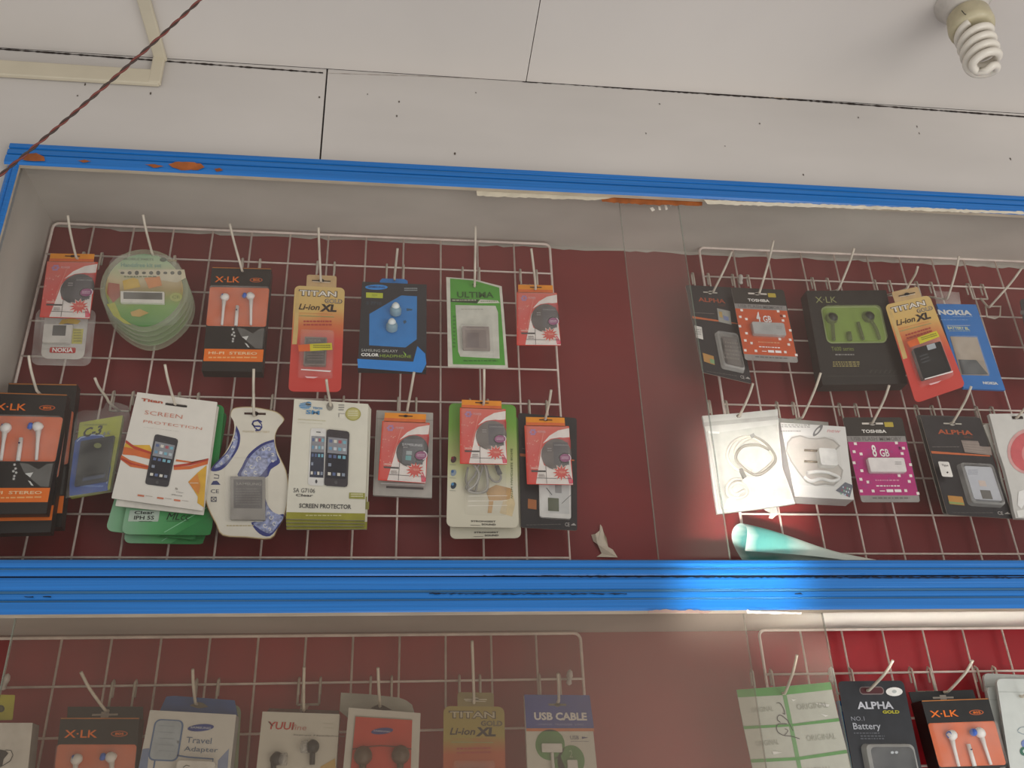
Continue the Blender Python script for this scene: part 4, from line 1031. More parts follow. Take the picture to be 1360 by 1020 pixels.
K.card(m('2b2a2c', .4), 1118, 395, 1420, 850, .006); K.line([(1122, 470), (1345, 470)], 22, m('5a5654'), 1); K.text('POWER', 1150, 420, 1300, 450, GREY, 2); K.done('card'); K.dome(1190, 560, 1370, 800, .008, .003, PLASTIC, 'blister')

# row two
K = Pack('charger_box', 'white charger box with fruit shaped window beside the zip bag', 'charger box', cI, [(456, 240), (795, 262), (532, 626), (840, 642)], 1.045)
wb = m('dcdad4', .35, var=.03)
K.card(wb, 456, 240, 840, 642, .0005, .024)
K.poly([(487, 400), (492, 355), (515, 325), (560, 313), (605, 328), (645, 330), (690, 324), (735, 338), (770, 372), (742, 402), (742, 450), (785, 500), (775, 545), (735, 578), (690, 572), (640, 578), (590, 560), (548, 510), (510, 455)], m('a8a49c', .4), 2)
K.poly([(494, 400), (500, 358), (520, 332), (560, 321), (605, 336), (645, 338), (690, 332), (730, 345), (758, 372), (734, 402), (735, 452), (776, 502), (768, 540), (733, 570), (690, 564), (640, 570), (595, 553), (554, 506), (517, 452)], m('c9c2b8', .4, var=.12, scale=40), 3)
K.ell(652, 286, 40, 14, m('7d7c7a'), 2, 20, None, -.95); K.ell(650, 288, 22, 6, wb, 3, 16, None, -.95)
K.text('new', 698, 280, 772, 300, m('d8a0a0'), 2, 0, .3); K.dashes(462, 252, 615, 274, 2, m('8a8884'), 2, 3); K.dashes(460, 288, 566, 297, 1, m('6d6b68'), 2, 3)
K.poly([(795, 560), (835, 575), (818, 632), (745, 600)], m('6d7078', .3), 2)
for k in range(4):
    for j in range(3): K.rect(780 + k * 11 - j * 6, 580 + j * 15 + k * 3, 787 + k * 11 - j * 6, 588 + j * 15 + k * 3, m(['b8c8d8', 'a05a6a', '8ab89a', 'd8d8d8'][(k + j) % 4]), 3)
K.done('box')
mb = MB(); K.slab(K.rr(638, 402, 740, 495, .003), m('e6e4de', .25), -.012, -.001, mb); plug = mb.build('plug_adapter', K.root)
for y in (406, 464): mb = MB(); mb.tube([K.P(575, y, .006), K.P(640, y + 3, .006)], .0016, m('b8aa98', .2, .8), 6); mb.build('plug_pin', plug)
K.wire([(575, 540), (610, 560), (660, 550), (720, 560), (755, 545), (700, 520), (640, 515), (590, 520)], .0024, m('e6e4de', .3), 'cable', .005)
K.dome(480, 310, 790, 585, .004, .003, PLASTIC, 'window', .012)
mb = MB(); K.slab([K.P(x, y) for x, y in ((420, 168), (738, 196), (745, 262), (436, 245))], m('9a9890', .35), .02, .021, mb); mb.build('hanger_flap', K.root)['label'] = 'grey hanger flap'
K = Pack('zip_bag', 'white zip bag holding a coiled white charging cable', 'zip bag', cI, [(50, 205), (443, 170), (128, 715), (535, 662)], 1.035)
K.outline([(50, 205), (250, 190), (443, 170), (452, 300), (470, 480), (500, 560), (535, 662), (340, 690), (128, 715), (108, 590), (85, 400), (68, 290)], m('c9c8c0', .3, var=.08, scale=40), .004)
K.poly([(56, 240), (444, 205), (445, 226), (58, 262)], m('b4b2aa', .25), 2); K.line([(76, 285), (150, 690)], 4, m('a8a69e'), 2); K.line([(72, 290), (140, 700)], 2, m('8f8d86'), 3)
K.poly([(90, 300), (440, 250), (465, 480), (520, 640), (150, 690)], m('c0bfb6', .25, var=.1, scale=60), 1)
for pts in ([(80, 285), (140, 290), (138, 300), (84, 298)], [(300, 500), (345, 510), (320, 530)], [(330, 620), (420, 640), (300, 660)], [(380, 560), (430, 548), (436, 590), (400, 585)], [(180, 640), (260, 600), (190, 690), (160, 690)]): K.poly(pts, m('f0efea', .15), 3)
K.ell(241, 207, 13, 9, m('4a2a26', .8), 3, 12)
K.done('bag')
cw = m('c9c4b6', .3); cd = m('8f8a7e', .35)
K.wire([(300, 322), (240, 330), (190, 370), (175, 430), (210, 480), (280, 515), (330, 520), (385, 480), (418, 440), (400, 400), (350, 350), (305, 330), (250, 350), (215, 400), (235, 460), (300, 500)], .0021, cw, 'cable', .005)
K.wire([(310, 325), (370, 360), (420, 430), (400, 480), (330, 525), (270, 500), (215, 440), (250, 380), (330, 370), (390, 395)], .0019, cd, 'cable', .0075)
K.wire([(250, 545), (200, 548), (172, 585), (180, 625), (230, 640), (275, 620), (270, 580), (225, 560), (190, 590), (215, 622), (262, 600)], .002, cw, 'cable', .005)
mb = MB(); K.slab([K.P(x, y) for x, y in ((290, 318), (308, 308), (318, 328), (298, 336))], m('8f8d88', .3), -.008, -.005, mb); mb.build('cable_plug', K.root)
mb = MB(); K.slab([K.P(x, y) for x, y in ((232, 495), (248, 490), (272, 535), (256, 545))], m('77746e', .3), -.008, -.005, mb); mb.build('cable_plug', K.root)
toshiba(cJ, refG, 1.05, 'pink and black 8GB memory stick card', '8', m('b32a74', .45, var=.08), m('e0dad6', .3))
# cards behind the right-hand alpha card
K = Pack('phone_battery_pack', 'grey edged card directly behind the black battery card with pale battery', 'battery pack', cJ, [(420, 200), (735, 210), (562, 715), (905, 735)], 1.058)
K.card(m('4a4845', .35), 420, 200, 905, 735, .003, .002, m('a8a397')); K.text('GOLD', 520, 262, 700, 292, m('6b3a28')); K.done('card')
alpha(cJ, refP, 1.05, 'black battery card with pale silver battery in its blister, right half second row', 0)
K = Pack('zip_bag', 'white bag with pink round case, at the right edge of the second row', 'zip bag', cJ, [(800, 195), (1120, 190), (935, 738), (1280, 735)], 1.042)
K.outline([(800, 195), (1120, 190), (1280, 735), (1050, 742), (938, 738), (925, 690), (915, 620), (880, 480), (850, 390), (820, 270)], m('cfcdc6', .3, var=.06, scale=40), .006)
K.outline([(785, 240), (812, 230), (940, 720), (925, 730), (895, 620), (860, 430)], m('a9a69c', .3), .003, .008)
K.ell(1010, 390, 118, 120, m('d4a09c', .35), 2); K.ell(1012, 392, 104, 105, m('cb5f62', .35), 3); K.ell(1025, 400, 60, 62, m('d98a88', .35), 4)
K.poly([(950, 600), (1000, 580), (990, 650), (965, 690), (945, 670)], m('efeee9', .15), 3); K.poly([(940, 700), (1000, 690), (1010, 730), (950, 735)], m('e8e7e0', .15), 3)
K.rect(915, 208, 975, 222, m('20120f', .9), 3)
K.done('bag')

# ---- lower display ---------------------------------------------------------------------------------
K = Pack('earphone_box', 'white earphone box with black earphone print cut by the left edge', 'earphone box', cK, [(-170, 640), (174, 640), (-260, 1260), (110, 1260)], 1.035)
K.card(m('cfcabf', .4), -170, 640, 110, 1260, .0005, .02, m('8d897f'))
K.poly([(0, 780), (30, 785), (45, 800), (20, 830), (12, 870), (-6, 870), (-10, 800)], m('3a3838'), 2); K.line([(30, 782), (60, 785), (70, 810), (55, 840), (20, 862), (0, 872)], 4, m('4a4848'), 3)
K.ell(-60, 800, 26, 22, m('3a3838'), 2); K.text('STEREO', -150, 670, -20, 700, INK); K.done('box')
K = Pack('yellow_tag', 'yellow card with a black dot above the white box at the left edge', 'card', cK, [(-120, 488), (80, 492), (-150, 628), (66, 625)], 1.052)
K.card(m('b8b02c', .4), -120, 488, 66, 625, .001); K.ell(8, 563, 19, 19, m('3c3a24'), 2); K.ell(8, 563, 12, 12, m('5a5830'), 3); K.done('card')
xlk(cK, [(322, 612), (742, 612), (238, 1350), (672, 1352)], 1.035, 'orange and black earphone box behind the dusty lower glass', .02)
# travel adapter
K = Pack('charger_box', 'white and blue travel adapter box with blue hanger flap', 'charger box', cK, [(797, 572), (1255, 597), (655, 1290), (1178, 1300)], 1.035)
K.card(m('d2d0c8', .4, var=.03), 797, 572, 1178, 1300, .0005, .022, m('a5aaa8'))
pb = m('5d78a0', .4); K.poly([(760, 770), (795, 765), (785, 880), (740, 1100), (690, 1100)], m('7d8fb0'), 1); K.poly([(1160, 830), (1218, 768), (1180, 1290), (1140, 1290)], m('8896b4'), 1)
K.rect(826, 616, 948, 836, pb, 2, .006); K.rect(833, 622, 940, 828, m('a9b4bb'), 3, .005)
for k in range(5): K.line([(845, 650 + k * 32), (930, 655 + k * 32)], 2, m('8d9aa4'), 4)
K.line([(925, 800), (1000, 812), (1135, 822), (1128, 890)], 8, pb, 2); K.line([(826, 830), (800, 1000)], 8, pb, 2)
K.ell(1069, 662, 70, 18, m('33468c'), 2, 24, None, -.08); K.text('SAMSUNG', 1016, 654, 1122, 670, m('b9c0d0'), 3, .02)
K.text('Travel', 996, 708, 1125, 745, m('5d6f8a'), 3, .0); K.text('Adapter', 984, 756, 1158, 796, m('5d6f8a'), 3, .0); K.dashes(945, 728, 966, 745, 2, m('8d9aac'), 3, 2)
K.done('box')
K.block(955, 832, 1135, 1000, .008, .008, m('d8d6ce', .35), 'plug_adapter', .003, 'white plug adapter', lambda l: K.line([(985, 870), (1000, 858), (1020, 862)], 4, m('5a5a58'), l + 1))
mb = MB(); K.slab([K.P(x, y) for x, y in ((862, 492), (905, 488), (1232, 512), (1250, 600), (820, 578))], m('3a5a94', .4), .019, .020, mb); mb.build('hanger_flap', K.root)['label'] = 'blue hanger flap'
mb = MB(); K.slab([K.P(x, y) for x, y in ((990, 538), (1015, 526), (1040, 520), (1065, 526), (1092, 545), (1040, 552))], m('6f6a5a', .5), .0182, .0188, mb); mb.build('hanging_slot', K.root)
K = Pack('card_pack', 'pale green card edge sticking out right of the travel adapter box', 'card', cK, [(880, 525), (1282, 545), (790, 1290), (1240, 1300)], 1.064)
K.card(m('8d9a7c', .4), 880, 525, 1240, 1300, .008); K.text('MOBILE', 950, 560, 1150, 600, GREY); K.done('card')
# yuui
K = Pack('earphone_box', 'white stereo earphone box with red italic lettering', 'earphone box', cL, [(133, 672), (608, 688), (55, 1400), (560, 1410)], 1.04)
K.card(m('ccc8bb', .4, var=.03), 133, 672, 560, 1410, .0005, .018)
K.text('YUUI', 170, 734, 325, 786, m('b8342c'), 2, .02, .1); K.text('fine', 318, 752, 402, 788, m('c08074'), 2, .0, .15); K.text('Stereo Headphone', 322, 810, 640, 832, m('77746a'), 2, .01, .1)
K.line([(170, 735), (198, 762)], 5, m('3a3030'), 3); K.line([(505, 745), (575, 750), (570, 775), (510, 770)], 2, m('b0ac98'), 2)
K.done('box')
for (x, y) in ((222, 965), (442, 890)):
    mb = MB(); mb.lathe([(-.006, .002), (-.004, .0055), (.002, .007), (.005, .005), (.006, 0)], K.P(x, y, .004), (.7, -.8, .2), m('2a2a2a', .4), 14); mb.tube([K.P(x - 18 + (20 if x > 300 else 0), y - 5, .004), K.P(x - 22 + (20 if x > 300 else 0), y + 110, .003)], .0028, m('2a2a2a', .4), 8); e = mb.build('earbud', K.root)
    mb = MB(); mb.lathe([(-.004, .0), (-.003, .006), (.003, .0065), (.004, 0)], K.P(x + (42 if x < 300 else -48), y + 3, .005), (1, -.2, 0), clear('clear_silicone', .4, 'c8c8c4', .2), 14); mb.build('ear_tip', e)
K.poly([(490, 1010), (580, 960), (585, 1100), (480, 1100)], m('c8a868'), 2); K.done('print')
mb = MB(); K.slab([K.P(x, y) for x, y in ((165, 640), (600, 655), (600, 690), (140, 680))], clear('smoke_flap', .5, '4d4238', .3), .014, .015, mb); mb.build('hanger_flap', K.root)
# red box
K = Pack('earphone_box', 'white box with red window panel holding grey earphones', 'earphone box', cL, [(664, 648), (1106, 682), (600, 1330), (1082, 1345)], 1.03)
K.card(m('cac6bb', .4, var=.03), 664, 648, 1082, 1345, .0005, .024, m('9d9a8e'))
K.poly([(706, 700), (1056, 722), (1040, 1250), (655, 1240)], m('c2402c', .4, var=.07), 2); K.line([(706, 700), (1056, 722)], 5, m('8f8a7a'), 3); K.line([(706, 700), (655, 1240)], 4, m('8f8a7a'), 3)
K.ell(872, 790, 68, 19, m('3a3c78'), 4, 24, None, -.1); K.text('SAMSUNG', 820, 783, 922, 799, m('b8b4c4'), 5, .02)
K.done('box')
for x, y in ((755, 940), (985, 935)):
    mb = MB(); mb.lathe([(-.004, .004), (-.002, .0095), (.004, .0085), (.008, .003), (.0085, 0)], K.P(x, y, .004), (0, -1, .3), m('5d4a3a', .35), 18); mb.tube([K.P(x, y + 20, .004), K.P(x - 5, y + 130, .003), K.P(x - 10, y + 260, .003)], [.004, .003, .0015], m('5d4a3a', .35), 8); mb.build('earbud', K.root)
K.wire([(690, 900), (870, 880), (1050, 900)], .0006, m('6a3a30'), 'cable', .003)
mb = MB(); K.slab([K.P(x, y) for x, y in ((608, 540), (800, 552), (980, 572), (1025, 590), (1058, 615), (1080, 690), (650, 690), (600, 650))], m('a5a396', .4), .021, .022, mb); mb.build('hanger_flap', K.root)
mb = MB(); K.slab([K.P(x, y) for x, y in ((800, 635), (830, 620), (850, 612), (880, 620), (930, 645), (860, 650))], m('3c2a24', .8), .0203, .0208, mb); mb.build('hanging_slot', K.root)
titan(cM, [(130, 555), (508, 560), (125, 1420), (522, 1420)], 1.05, 'faded olive gold battery pack behind the dusty lower glass', worn=True)
# usb cable
K = Pack('usb_cable_box', 'blue and white USB cable card with two green circles', 'USB cable', cM, [(632, 568), (1034, 572), (668, 1400), (1118, 1400)], 1.05)
nb2 = m('2c3f92', .4); K.card(m('cfcdc0', .4, var=.03), 632, 568, 1118, 1400, .0006, .008)
K.poly([(632, 568), (1034, 572), (1060, 768), (643, 768)], nb2, 1); K.poly([(643, 768), (1060, 768), (1062, 786), (645, 786)], m('c9703a'), 2)
K.text('USB CABLE', 690, 672, 1018, 722, m('dcdad6'), 3, .04); K.text('CHARGE  TRANSFER  SYNC', 710, 738, 1000, 752, m('8a92c4'), 3, .0)
gg = m('4f8a44', .4); K.ell(790, 868, 90, 94, gg, 2, 32); K.ell(918, 968, 84, 98, gg, 2, 32); K.poly([(800, 960), (850, 930), (905, 1060), (840, 1060)], gg, 2)
K.text('USB', 912, 812, 968, 836, m('7a7c84'), 3, .02); K.poly([(985, 818), (1025, 824), (985, 832)], m('3c4474'), 3); K.dashes(918, 845, 1030, 852, 1, m('7a7c84'), 3, 3)
K.text('2', 905, 900, 930, 945, m('9ab88c'), 3, .0)
for k in range(5): K.line([(715, 810 + k * 8), (866, 812 + k * 8)], 2, m('5f9854'), 3)
slotmark(K, 835, 628, 110, 26, 3, m('6f6a54', .7)); K.done('card')
pw = m('d6d4cc', .35)
K.block(735, 862, 862, 915, .005, .005, pw, 'usb_plug', .001); K.block(892, 962, 966, 1120, .005, .005, pw, 'usb_plug', .001); K.wire([(800, 915), (806, 1000), (820, 1120)], .0018, pw, 'cable', .003)

# sheet of white sachets with green bands
K = Pack('sachet_sheet', 'white plastic sheet of pouches divided by green bands with handwriting', 'plastic sheet', cN, [(97, 462), (766, 408), (312, 1500), (1012, 1440)], 1.045)
K.outline([(97, 462), (430, 438), (766, 408), (830, 680), (888, 905), (1012, 1440), (312, 1500), (205, 988), (150, 735)], m('c3c7bb', .25, var=.07, scale=50), .0015)
gb = m('4f9c4c', .35)
for pts in ([(97, 462), (430, 440), (766, 408), (780, 462), (430, 502), (108, 518)], [(146, 726), (480, 712), (826, 668), (832, 692), (490, 728), (152, 748)], [(198, 964), (530, 948), (882, 896), (890, 920), (540, 970), (204, 988)], [(250, 1210), (620, 1190), (940, 1140), (946, 1165), (630, 1216), (256, 1236)]): K.poly(pts, gb, 2)
K.poly([(424, 500), (452, 498), (560, 1020), (600, 1250), (572, 1250), (530, 1020)], m('6aa468', .35), 1)
for (x, y, dx) in ((520, 580, 230), (590, 806, 220), (200, 605, 160), (230, 845, 170), (560, 1040, 220), (262, 1090, 170)):
    K.text('ORIGINAL', x, y - 12 + (0), x + dx, y + 12, m('a7ada0'), 3, .0, .0)
ink = m('33363c', .6)
K.line(smooth([(380, 560), (405, 562), (430, 600), (440, 640), (425, 632)]), 5, ink, 4); K.line(smooth([(408, 700), (388, 682), (390, 655), (415, 650), (465, 690)]), 5, ink, 4); K.line(smooth([(455, 710), (395, 712), (380, 735), (392, 770), (430, 792), (490, 800), (545, 818)]), 5, ink, 4); K.line(smooth([(440, 790), (462, 760), (440, 745)]), 4, ink, 4); K.line(smooth([(462, 690), (498, 760)]), 4, ink, 4)
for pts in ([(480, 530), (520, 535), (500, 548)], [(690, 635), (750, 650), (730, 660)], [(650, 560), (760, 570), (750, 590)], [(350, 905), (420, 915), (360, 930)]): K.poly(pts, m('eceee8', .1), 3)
K.done('sheet')

# alpha gold
K = Pack('phone_battery_pack', 'black battery card with gold lettering and round white sticker, open part of the lower display', 'battery pack', cO, [(65, 432), (508, 428), (238, 1400), (712, 1400)], 1.045)
K.card(m('26272b', .3, var=.2), 65, 432, 712, 1400, .005, .001, m('8d8a84'))
K.text('ALPHA', 188, 572, 442, 620, m('b9bac0'), 3, .03); K.text('GOLD', 362, 630, 482, 652, m('a8a028'), 3, .05)
K.text('NO.1', 150, 672, 244, 700, m('8d8f96'), 3, .0); K.text('Battery', 162, 715, 358, 772, m('a8aab0'), 3, .01); K.dashes(170, 782, 350, 792, 1, m('6d6f76'), 3, 3); K.dashes(215, 800, 380, 835, 2, m('5d5f64'), 3, 5)
K.ell(444, 504, 57, 30, m('e6e4de'), 4, 28); K.ell(444, 503, 16, 11, m('b0b4b0'), 5)
K.slab(K.rr(205, 470, 380, 522, .004), m('7d6f6c', .4), -.0004, 0); K.slab(K.rr(212, 476, 372, 516, .003), m('4a1a1e', .5), -.0008, -.0004)
K.done('card')
K.block(240, 880, 640, 1330, .007, .006, m('1c2026', .25), 'battery', .002, 'black phone battery', lambda l: (K.ell(412, 920, 11, 9, m('b8bcc0'), l + 1), K.ell(440, 919, 11, 9, m('b8bcc0'), l + 1)))
K.dome(215, 855, 660, 1350, .012, .005, PLASTIC, 'blister', .006, rim=MILKY)
K = Pack('phone_battery_pack', 'blue card edge showing left of the black card with round white sticker', 'battery pack', cO, [(62, 565), (400, 560), (215, 1400), (560, 1400)], 1.056)
K.card(m('2a6cb4', .4, var=.08), 62, 565, 560, 1400, .001, .004); K.line([(120, 660), (180, 1020), (240, 1380)], 4, m('b8c8d4'), 2); K.rect(78, 600, 110, 640, m('8fb0d0'), 2); K.done('card')
xlk(cO, [(630, 562), (1085, 546), (845, 1360), (1300, 1345)], 1.035, 'bright orange and black earphone box in the open part of the lower display', .024)
for i, (q, Y, lb) in enumerate((([(1050, 378), (1400, 392), (1210, 1350), (1600, 1370)], 1.07, 'rear white foil bag at the lower right corner of the photo'), ([(1072, 470), (1440, 480), (1260, 1420), (1650, 1420)], 1.058, 'middle white foil bag at the lower right corner of the photo'), ([(1138, 415), (1560, 420), (1290, 1400), (1740, 1400)], 1.045, 'front white foil bag with green and blue logos, lower right corner'))):
    K = Pack('foil_bag', lb, 'foil bag', cO, q, Y, [(1138, 415), (1560, 420), (1290, 1400), (1740, 1400)], 'white foil bags')
    K.card(m('c6cac4', .35, var=.05), 1138, 415, 1740, 1400, .006, .004)
    K.line([(1150, 505), (1580, 510)], 3, m('a9ada6'), 1)
    if i == 2:
        K.line(smooth([(1280, 770), (1300, 748), (1350, 745), (1360, 790), (1320, 792), (1282, 775)]), 4, m('7d8c94'), 2); K.ell(1330, 855, 24, 26, m('6f7fb0'), 2); K.ell(1325, 908, 28, 30, m('3c6a58'), 3); K.text('e', 1312, 895, 1340, 922, m('c8d4cc'), 4)
    K.done('bag')

# ---- hooks ---------------------------------------------------------------------------------------
H = [((102.5, 343), (90, 286), GU1, 1, 1.052, 'the leftmost red pack of the top row'),
     ((203, 338), (190, 285), GU1, 1, 1.043, 'the stack of round green packs'),
     ((322, 360), (305, 297), GU1, 1, 1.048, 'the orange earphone box of the top row'),
     ((426.5, 373), (423, 302), GU1, 1, 1.05, 'the upright gold and red pack'),
     ((524, 371), (528, 330), GU1, 1, 1.05, 'the black and blue headphone box'),
     ((630, 380), (631.5, 300), GU1, 1, 1.05, 'the green and white foil bag'),
     ((710.7, 384), (705.5, 330), GU1, 1, 1.05, 'the last red pack of the top row left half'),
     ((51, 521), (38, 472), GU1, 5, 1.03, 'the earphone boxes at the left edge'),
     ((144, 533), (126, 502), GU1, 5, 1.05, 'the yellow and blue battery box'),
     ((233, 537), (219, 484), GU1, 5, 1.042, 'the white and green screen film cards'),
     ((338, 552), (337, 490), GU1, 5, 1.05, 'the vase shaped card'),
     ((439, 539), (433.5, 504), GU1, 5, 1.045, 'the olive and white screen protector boxes'),
     ((541, 546), (550, 494), GU1, 5, 1.052, 'the red pack over the silver foil bag'),
     ((642, 537), (643, 490), GU1, 5, 1.04, 'the red pack over the green headset card'),
     ((724, 557), (732, 518), GU1, 5, 1.05, 'the red pack over the black battery card'),
     ((947, 387), (972, 334), GU2, 1, 1.062, 'the black card with silver hologram'),
     ((1007, 389), (1027.5, 319), GU2, 1, 1.05, 'the orange 4GB card'),
     ((1112, 385), (1134.5, 329.5), GU2, 1, 1.058, 'the earphone box with green window'),
     ((1204, 383), (1219, 354), GU2, 1, 1.045, 'the tilted gold and red pack'),
     ((1256, 397), (1273.5, 340), GU2, 1, 1.06, 'the blue pack with pale window'),
     ((981, 553), (1000, 509), GU2, 5, 1.035, 'the white zip bag with cable'),
     ((1064, 555), (1090, 495), GU2, 5, 1.06, 'the white charger box'),
     ((1157, 562), (1181, 511.5), GU2, 5, 1.05, 'the pink 8GB card'),
     ((1263, 562), (1290, 513), GU2, 5, 1.05, 'the black card with pale battery'),
     ((1349.5, 555), (1378, 515), GU2, 5, 1.042, 'the white bag with pink case'),
     ((142, 944), (107.5, 892.5), GL1, 1, 1.05, 'the dusty orange earphone box'),
     ((261, 935), (256, 889), GL1, 1, 1.053, 'the travel adapter box'),
     ((404, 943), (404, 886), GL1, 1, 1.053, 'the white box with red italic lettering'),
     ((504.5, 938), (502, 887), GL1, 1, 1.05, 'the white box with red panel'),
     ((629, 932), (627, 851), GL1, 1, 1.05, 'the olive gold pack'),
     ((741, 932), (741, 895), GL1, 1, 1.05, 'the blue and white USB cable card'),
     ((1040, 921), (1058.5, 870), GL2, 1, 1.045, 'the sheet with green bands'),
     ((1152, 917), (1186, 877), GL2, 1, 1.045, 'the black card with round white sticker'),
     ((1256, 919), (1292, 877), GL2, 1, 1.055, 'the bright orange earphone box'),
     ((1356, 925), (1392, 880), GL2, 1, 1.045, 'the white foil bags')]
for s_, t_, g_, j_, Y_, w_ in H: hook(s_, t_, g_, j_, w_, Y_)
# the empty hook near the right edge
e = hook((1313, 408), (1357, 356), GU2, 1, 'nothing, the empty one near the right edge', 1.085, 1.03)
mb = MB(); o = Vector(e.location); q = [at(x, y, 1.088) - o for x, y in ((1309, 407), (1329, 407), (1328, 420), (1321, 423), (1311, 421), (1309, 407))]
mb.tube(q, .0014, HOOKM, 6); mb.build('wire_loop', e)

# ---- loose bits ----------------------------------------------------------------------------------
base = at(796, 740, 1.1115)
mb = MB(); pts = [(300, 112), (308, 122), (314, 145), (326, 168), (333, 205), (352, 216), (372, 248), (285, 246), (306, 232), (290, 195), (272, 182), (263, 155), (280, 152), (298, 138)]
vs = [at(cP[0] + x / cP[2], cP[1] + y / cP[2], 1.1115 - (.004 if i % 3 == 0 else .0)) - base for i, (x, y) in enumerate(pts)]
bm = bmesh.new(); bv = [bm.verts.new(v) for v in vs]; bm.faces.new(bv[::-1]); bmesh.ops.triangulate(bm, faces=bm.faces[:])
me = bpy.data.meshes.new('torn_paper'); bm.to_mesh(me); bm.free(); me.materials.append(m('d8ccb8', .7)); ob = bpy.data.objects.new('torn_paper', me); C.objects.link(ob); ob.location = base
tag(ob, 'torn strip of white paper on the red backing above the middle rail', 'paper')
# curled teal and white sheet lying on the shelf
c0 = at(984, 726, 1.045); c1 = at(1160, 752, 1.045); mb = MB(); n = 22; kx = 20; vs = []
base = Vector((c0.x, 1.045, zz(.2655)))
for i in range(kx + 1):
    t = i / kx; c = c0.lerp(c1, t); r = .024 * (1 - t) ** 1.1 + .0045 + .002 * math.sin(t * 7)
    for j in range(n + 1):
        a = math.radians(-30 + 300 * j / n) + t * .3; rr_ = r * (1 - .25 * j / n)
        vs.append(Vector((c.x + .004 * math.sin(a * 2), c.y - rr_ * math.cos(a) * .8, c.z + rr_ * math.sin(a) + .003)) - base)
fs = [(i * (n + 1) + j, i * (n + 1) + j + 1, (i + 1) * (n + 1) + j + 1, (i + 1) * (n + 1) + j) for i in range(kx) for j in range(n)]
mb.add(vs, fs, grad('teal_white_sheet', [(0, 'd0ddd2'), (.10, '4a9a92'), (.3, '62aaa0'), (.45, 'c8d8cc'), (1, 'd0d2c8')], 0, .1), True)
tag(mb.build('rolled_sheet', None, base), 'curled teal and white plastic sheet lying on the shelf below the zip bag', 'plastic sheet')
base = at(1026, 690, 1.092); mb = MB()
mb.add([at(cI[0] + x / cI[2], cI[1] + y / cI[2], 1.092 + d) - base for x, y, d in ((368, 688, 0), (400, 682, -.004), (436, 678, 0), (445, 715, -.003), (415, 742, 0), (395, 738, -.002), (405, 712, -.006), (380, 700, 0))], [(0, 1, 6, 7), (1, 2, 3, 6), (3, 4, 5, 6)], m('d9d3c8', .5))
tag(mb.build('tape_piece', None, base), 'crumpled white tape on the grid wire under the zip bag', 'tape')
for x, y, nm, lb in ((756, 900, 'plastic_tie', 'small white plastic tie on the lower grid wire right of the USB card'), (8, 906, 'plastic_tie', 'small white plastic tie on the lower grid at the left edge'), (1103, 896, 'plastic_tie', 'small white tie on the lower grid above the green banded sheet'), (983, 372, 'plastic_tie', 'small white tie on the upper right grid beside the 4GB card hook')):
    base = at(x, y, 1.095); mb = MB(); mb.lathe([(-.009, .001), (-.007, .0035), (-.002, .0028), (.002, .004), (.007, .003), (.009, .0005)], (0, -.002, 0), (.15, 0, 1), m('cfc8be', .4, var=.3, scale=200), 10)
    tag(mb.build(nm, None, base), lb, 'tie')

# ---- trunking, twisted wire, lamp -------------------------------------------------------------------
tr = m('c9bfa9', .5, var=.08, scale=10)
zt = at(100, 91, YW).z; zb = at(100, 110, YW).z; xv0, xv1 = at(203, 90, YW).x, at(219, 90, YW).x
e = empty('cable_trunking', (xv0, YW - .003, zb), 'cream plastic cable trunking across the header board and along the ceiling', 'trunking'); o = Vector(e.location)
def tb(lo, hi, nm):
    mb = MB(); mb.box(Vector(lo) - o, Vector(hi) - o, tr); ob = mb.build(nm, e)
    bv_ = ob.modifiers.new('b', 'BEVEL'); bv_.width = .0015; bv_.segments = 2
tb((XL, YW - .008, zb), (xv1 - .002, YW - .0012, zt), 'wall_run'); tb((xv0, YW - .0085, zb + .002), (xv1, YW - .0012, CEIL - .001), 'riser'); tb((xv0 + .001, -1., CEIL - .008), (xv1 + .002, YW - .002, CEIL - .0012), 'ceiling_run')
p0 = at(330, -60, .80); p1 = at(-70, 290, .948)
e = empty('twisted_wire', p1, 'thin twisted brown and red electric wire stretched over the top left corner', 'wire')
for ph, mt in ((0, m('7a4038', .5)), (math.pi, m('4a3a34', .5))):
    mb = MB(); pts = []; d = (p0 - p1); ax = d.normalized(); a = ax.orthogonal().normalized(); b_ = ax.cross(a)
    for k in range(181):
        t = k / 180; w = t * 2 * math.pi * 15 + ph; pts.append(d * t + (a * math.cos(w) + b_ * math.sin(w)) * .0011 + Vector((0, 0, -.012 * math.sin(math.pi * t))))
    mb.tube(pts, .0013, mt, 6); mb.build('strand', e)
# spiral lamp hanging from the ceiling
YL = .775
top = at(1270, -22, YL); end = at(1310, 95, YL); 
top = Vector((top.x, YL, CEIL)); ax = (end - top); Ln = ax.length; axn = ax.normalized()
e = empty('energy_saving_lamp', top, 'white spiral energy saving lamp hanging from a white socket on the ceiling', 'lamp')
mb = MB(); mb.lathe([(0, .036), (.004, .036), (.010, .030), (.022, .026), (.025, .022), (.025, 0)], (0, 0, 0), axn, m('c4bdb4', .35), 32); mb.build('socket', e)
a0 = Ln * .26; a1 = Ln * .42
mb = MB(); mb.lathe([(.02, .014), (a0 - .012, .016), (a0 - .010, .022), (a0 - .004, .0265), (a1 - .006, .0285), (a1, .0275), (a1 + .003, .022), (a1 + .003, 0)], (0, 0, 0), axn, m('b8ae90', .35, var=.1), 32); mb.build('ballast_housing', e)['label'] = 'yellowed plastic base'
sp = MB(); u_ = axn.orthogonal().normalized(); v_ = axn.cross(u_); pts = []
hgt = Ln - a1 - .008; turns = 4.5; rs = .0195
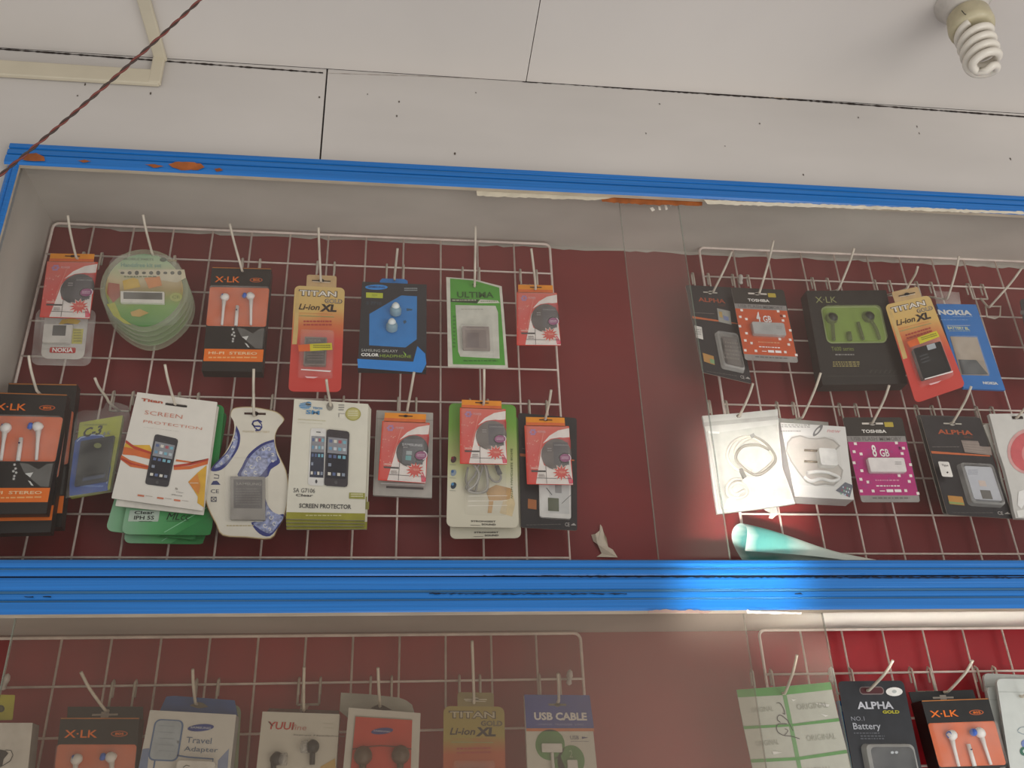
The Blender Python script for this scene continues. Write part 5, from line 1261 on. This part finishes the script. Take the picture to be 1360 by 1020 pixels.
for side in (0, math.pi):
    pp = []
    for k in range(97):
        t = k / 96; w = t * turns * math.pi + side; dd = a1 + .003 + hgt * (t ** .95); rr_ = rs * (1 - .06 * t) * (1 if t < .93 else 1 - (t - .93) / .07 * .55)
        pp.append(axn * dd + (u_ * math.cos(w) + v_ * math.sin(w)) * rr_)
    pts.append(pp)
allp = pts[0] + [(pts[0][-1] + pts[1][-1]) / 2 + axn * .004] + pts[1][::-1]
sp.tube(allp, .0053, m('dcd5c8', .2, var=.02), 10); sp.build('spiral_tube', e)
mb = MB(); q = u_ * .027 + axn * (a1 - .004); mb.tube([q * 1, q + Vector((-.006, -.004, -.004)), q + Vector((-.008, -.004, .002))], .0006, m('33302c'), 5); mb.build('cobweb_thread', e)

# ------------------------------------------------------------------ light
W = bpy.data.worlds.new('shop'); S.world = W; W.use_nodes = True
bg = W.node_tree.nodes['Background']; bg.inputs[0].default_value = (1.0, .985, .965, 1); bg.inputs[1].default_value = .62


def area(name, loc, target, sx, sy, power, col, spread=180):
    l = bpy.data.lights.new(name, 'AREA'); l.shape = 'RECTANGLE'; l.size = sx; l.size_y = sy; l.energy = power; l.color = col; l.spread = math.radians(spread)
    ob = bpy.data.objects.new(name, l); C.objects.link(ob); ob.location = loc
    ob.rotation_euler = (Vector(target) - Vector(loc)).to_track_quat('-Z', 'Y').to_euler(); return ob


area('street_light', (1.7, -.9, 1.0), (.7, 1, 1.9), 1.5, 1.2, 17, (1, .975, .95))
area('underside_fill', (.6, .1, .15), (.45, 1, 2.2), 1.6, .9, 9, (1, .975, .94))  # added soft fill from below, brightens the undersides of the boards
# sun bounced up off the street: a narrow patch on the middle rail and the goods above it
tgt = at(990, 700, .957)
d = Vector((.42, .86, .42)).normalized()
bs = area('bounced_sun', tgt - d * 1.15, tgt, .125, .22, .2, (1, .98, .94), 4)
t2 = at(1215, 828, 1.03); d2 = Vector((.02, .75, .66)).normalized()
area('bounced_sun', t2 - d2 * 1.0, t2, .34, .02, .09, (1, .98, .94), 4)
bs.rotation_euler.rotate_axis('Z', math.radians(-12))

# ------------------------------------------------------------------ camera
cd_ = bpy.data.cameras.new('camera'); cam = bpy.data.objects.new('camera', cd_); C.objects.link(cam)
cd_.sensor_width = 36; cd_.lens = F / 1360 * 36; cd_.clip_start = .01
M3 = Matrix([[R[0][i], -R[1][i], -R[2][i]] for i in range(3)])
cam.matrix_world = Matrix.Translation((0, 0, CZ)) @ M3.to_4x4()
S.camera = cam
S.view_settings.view_transform = 'Standard'
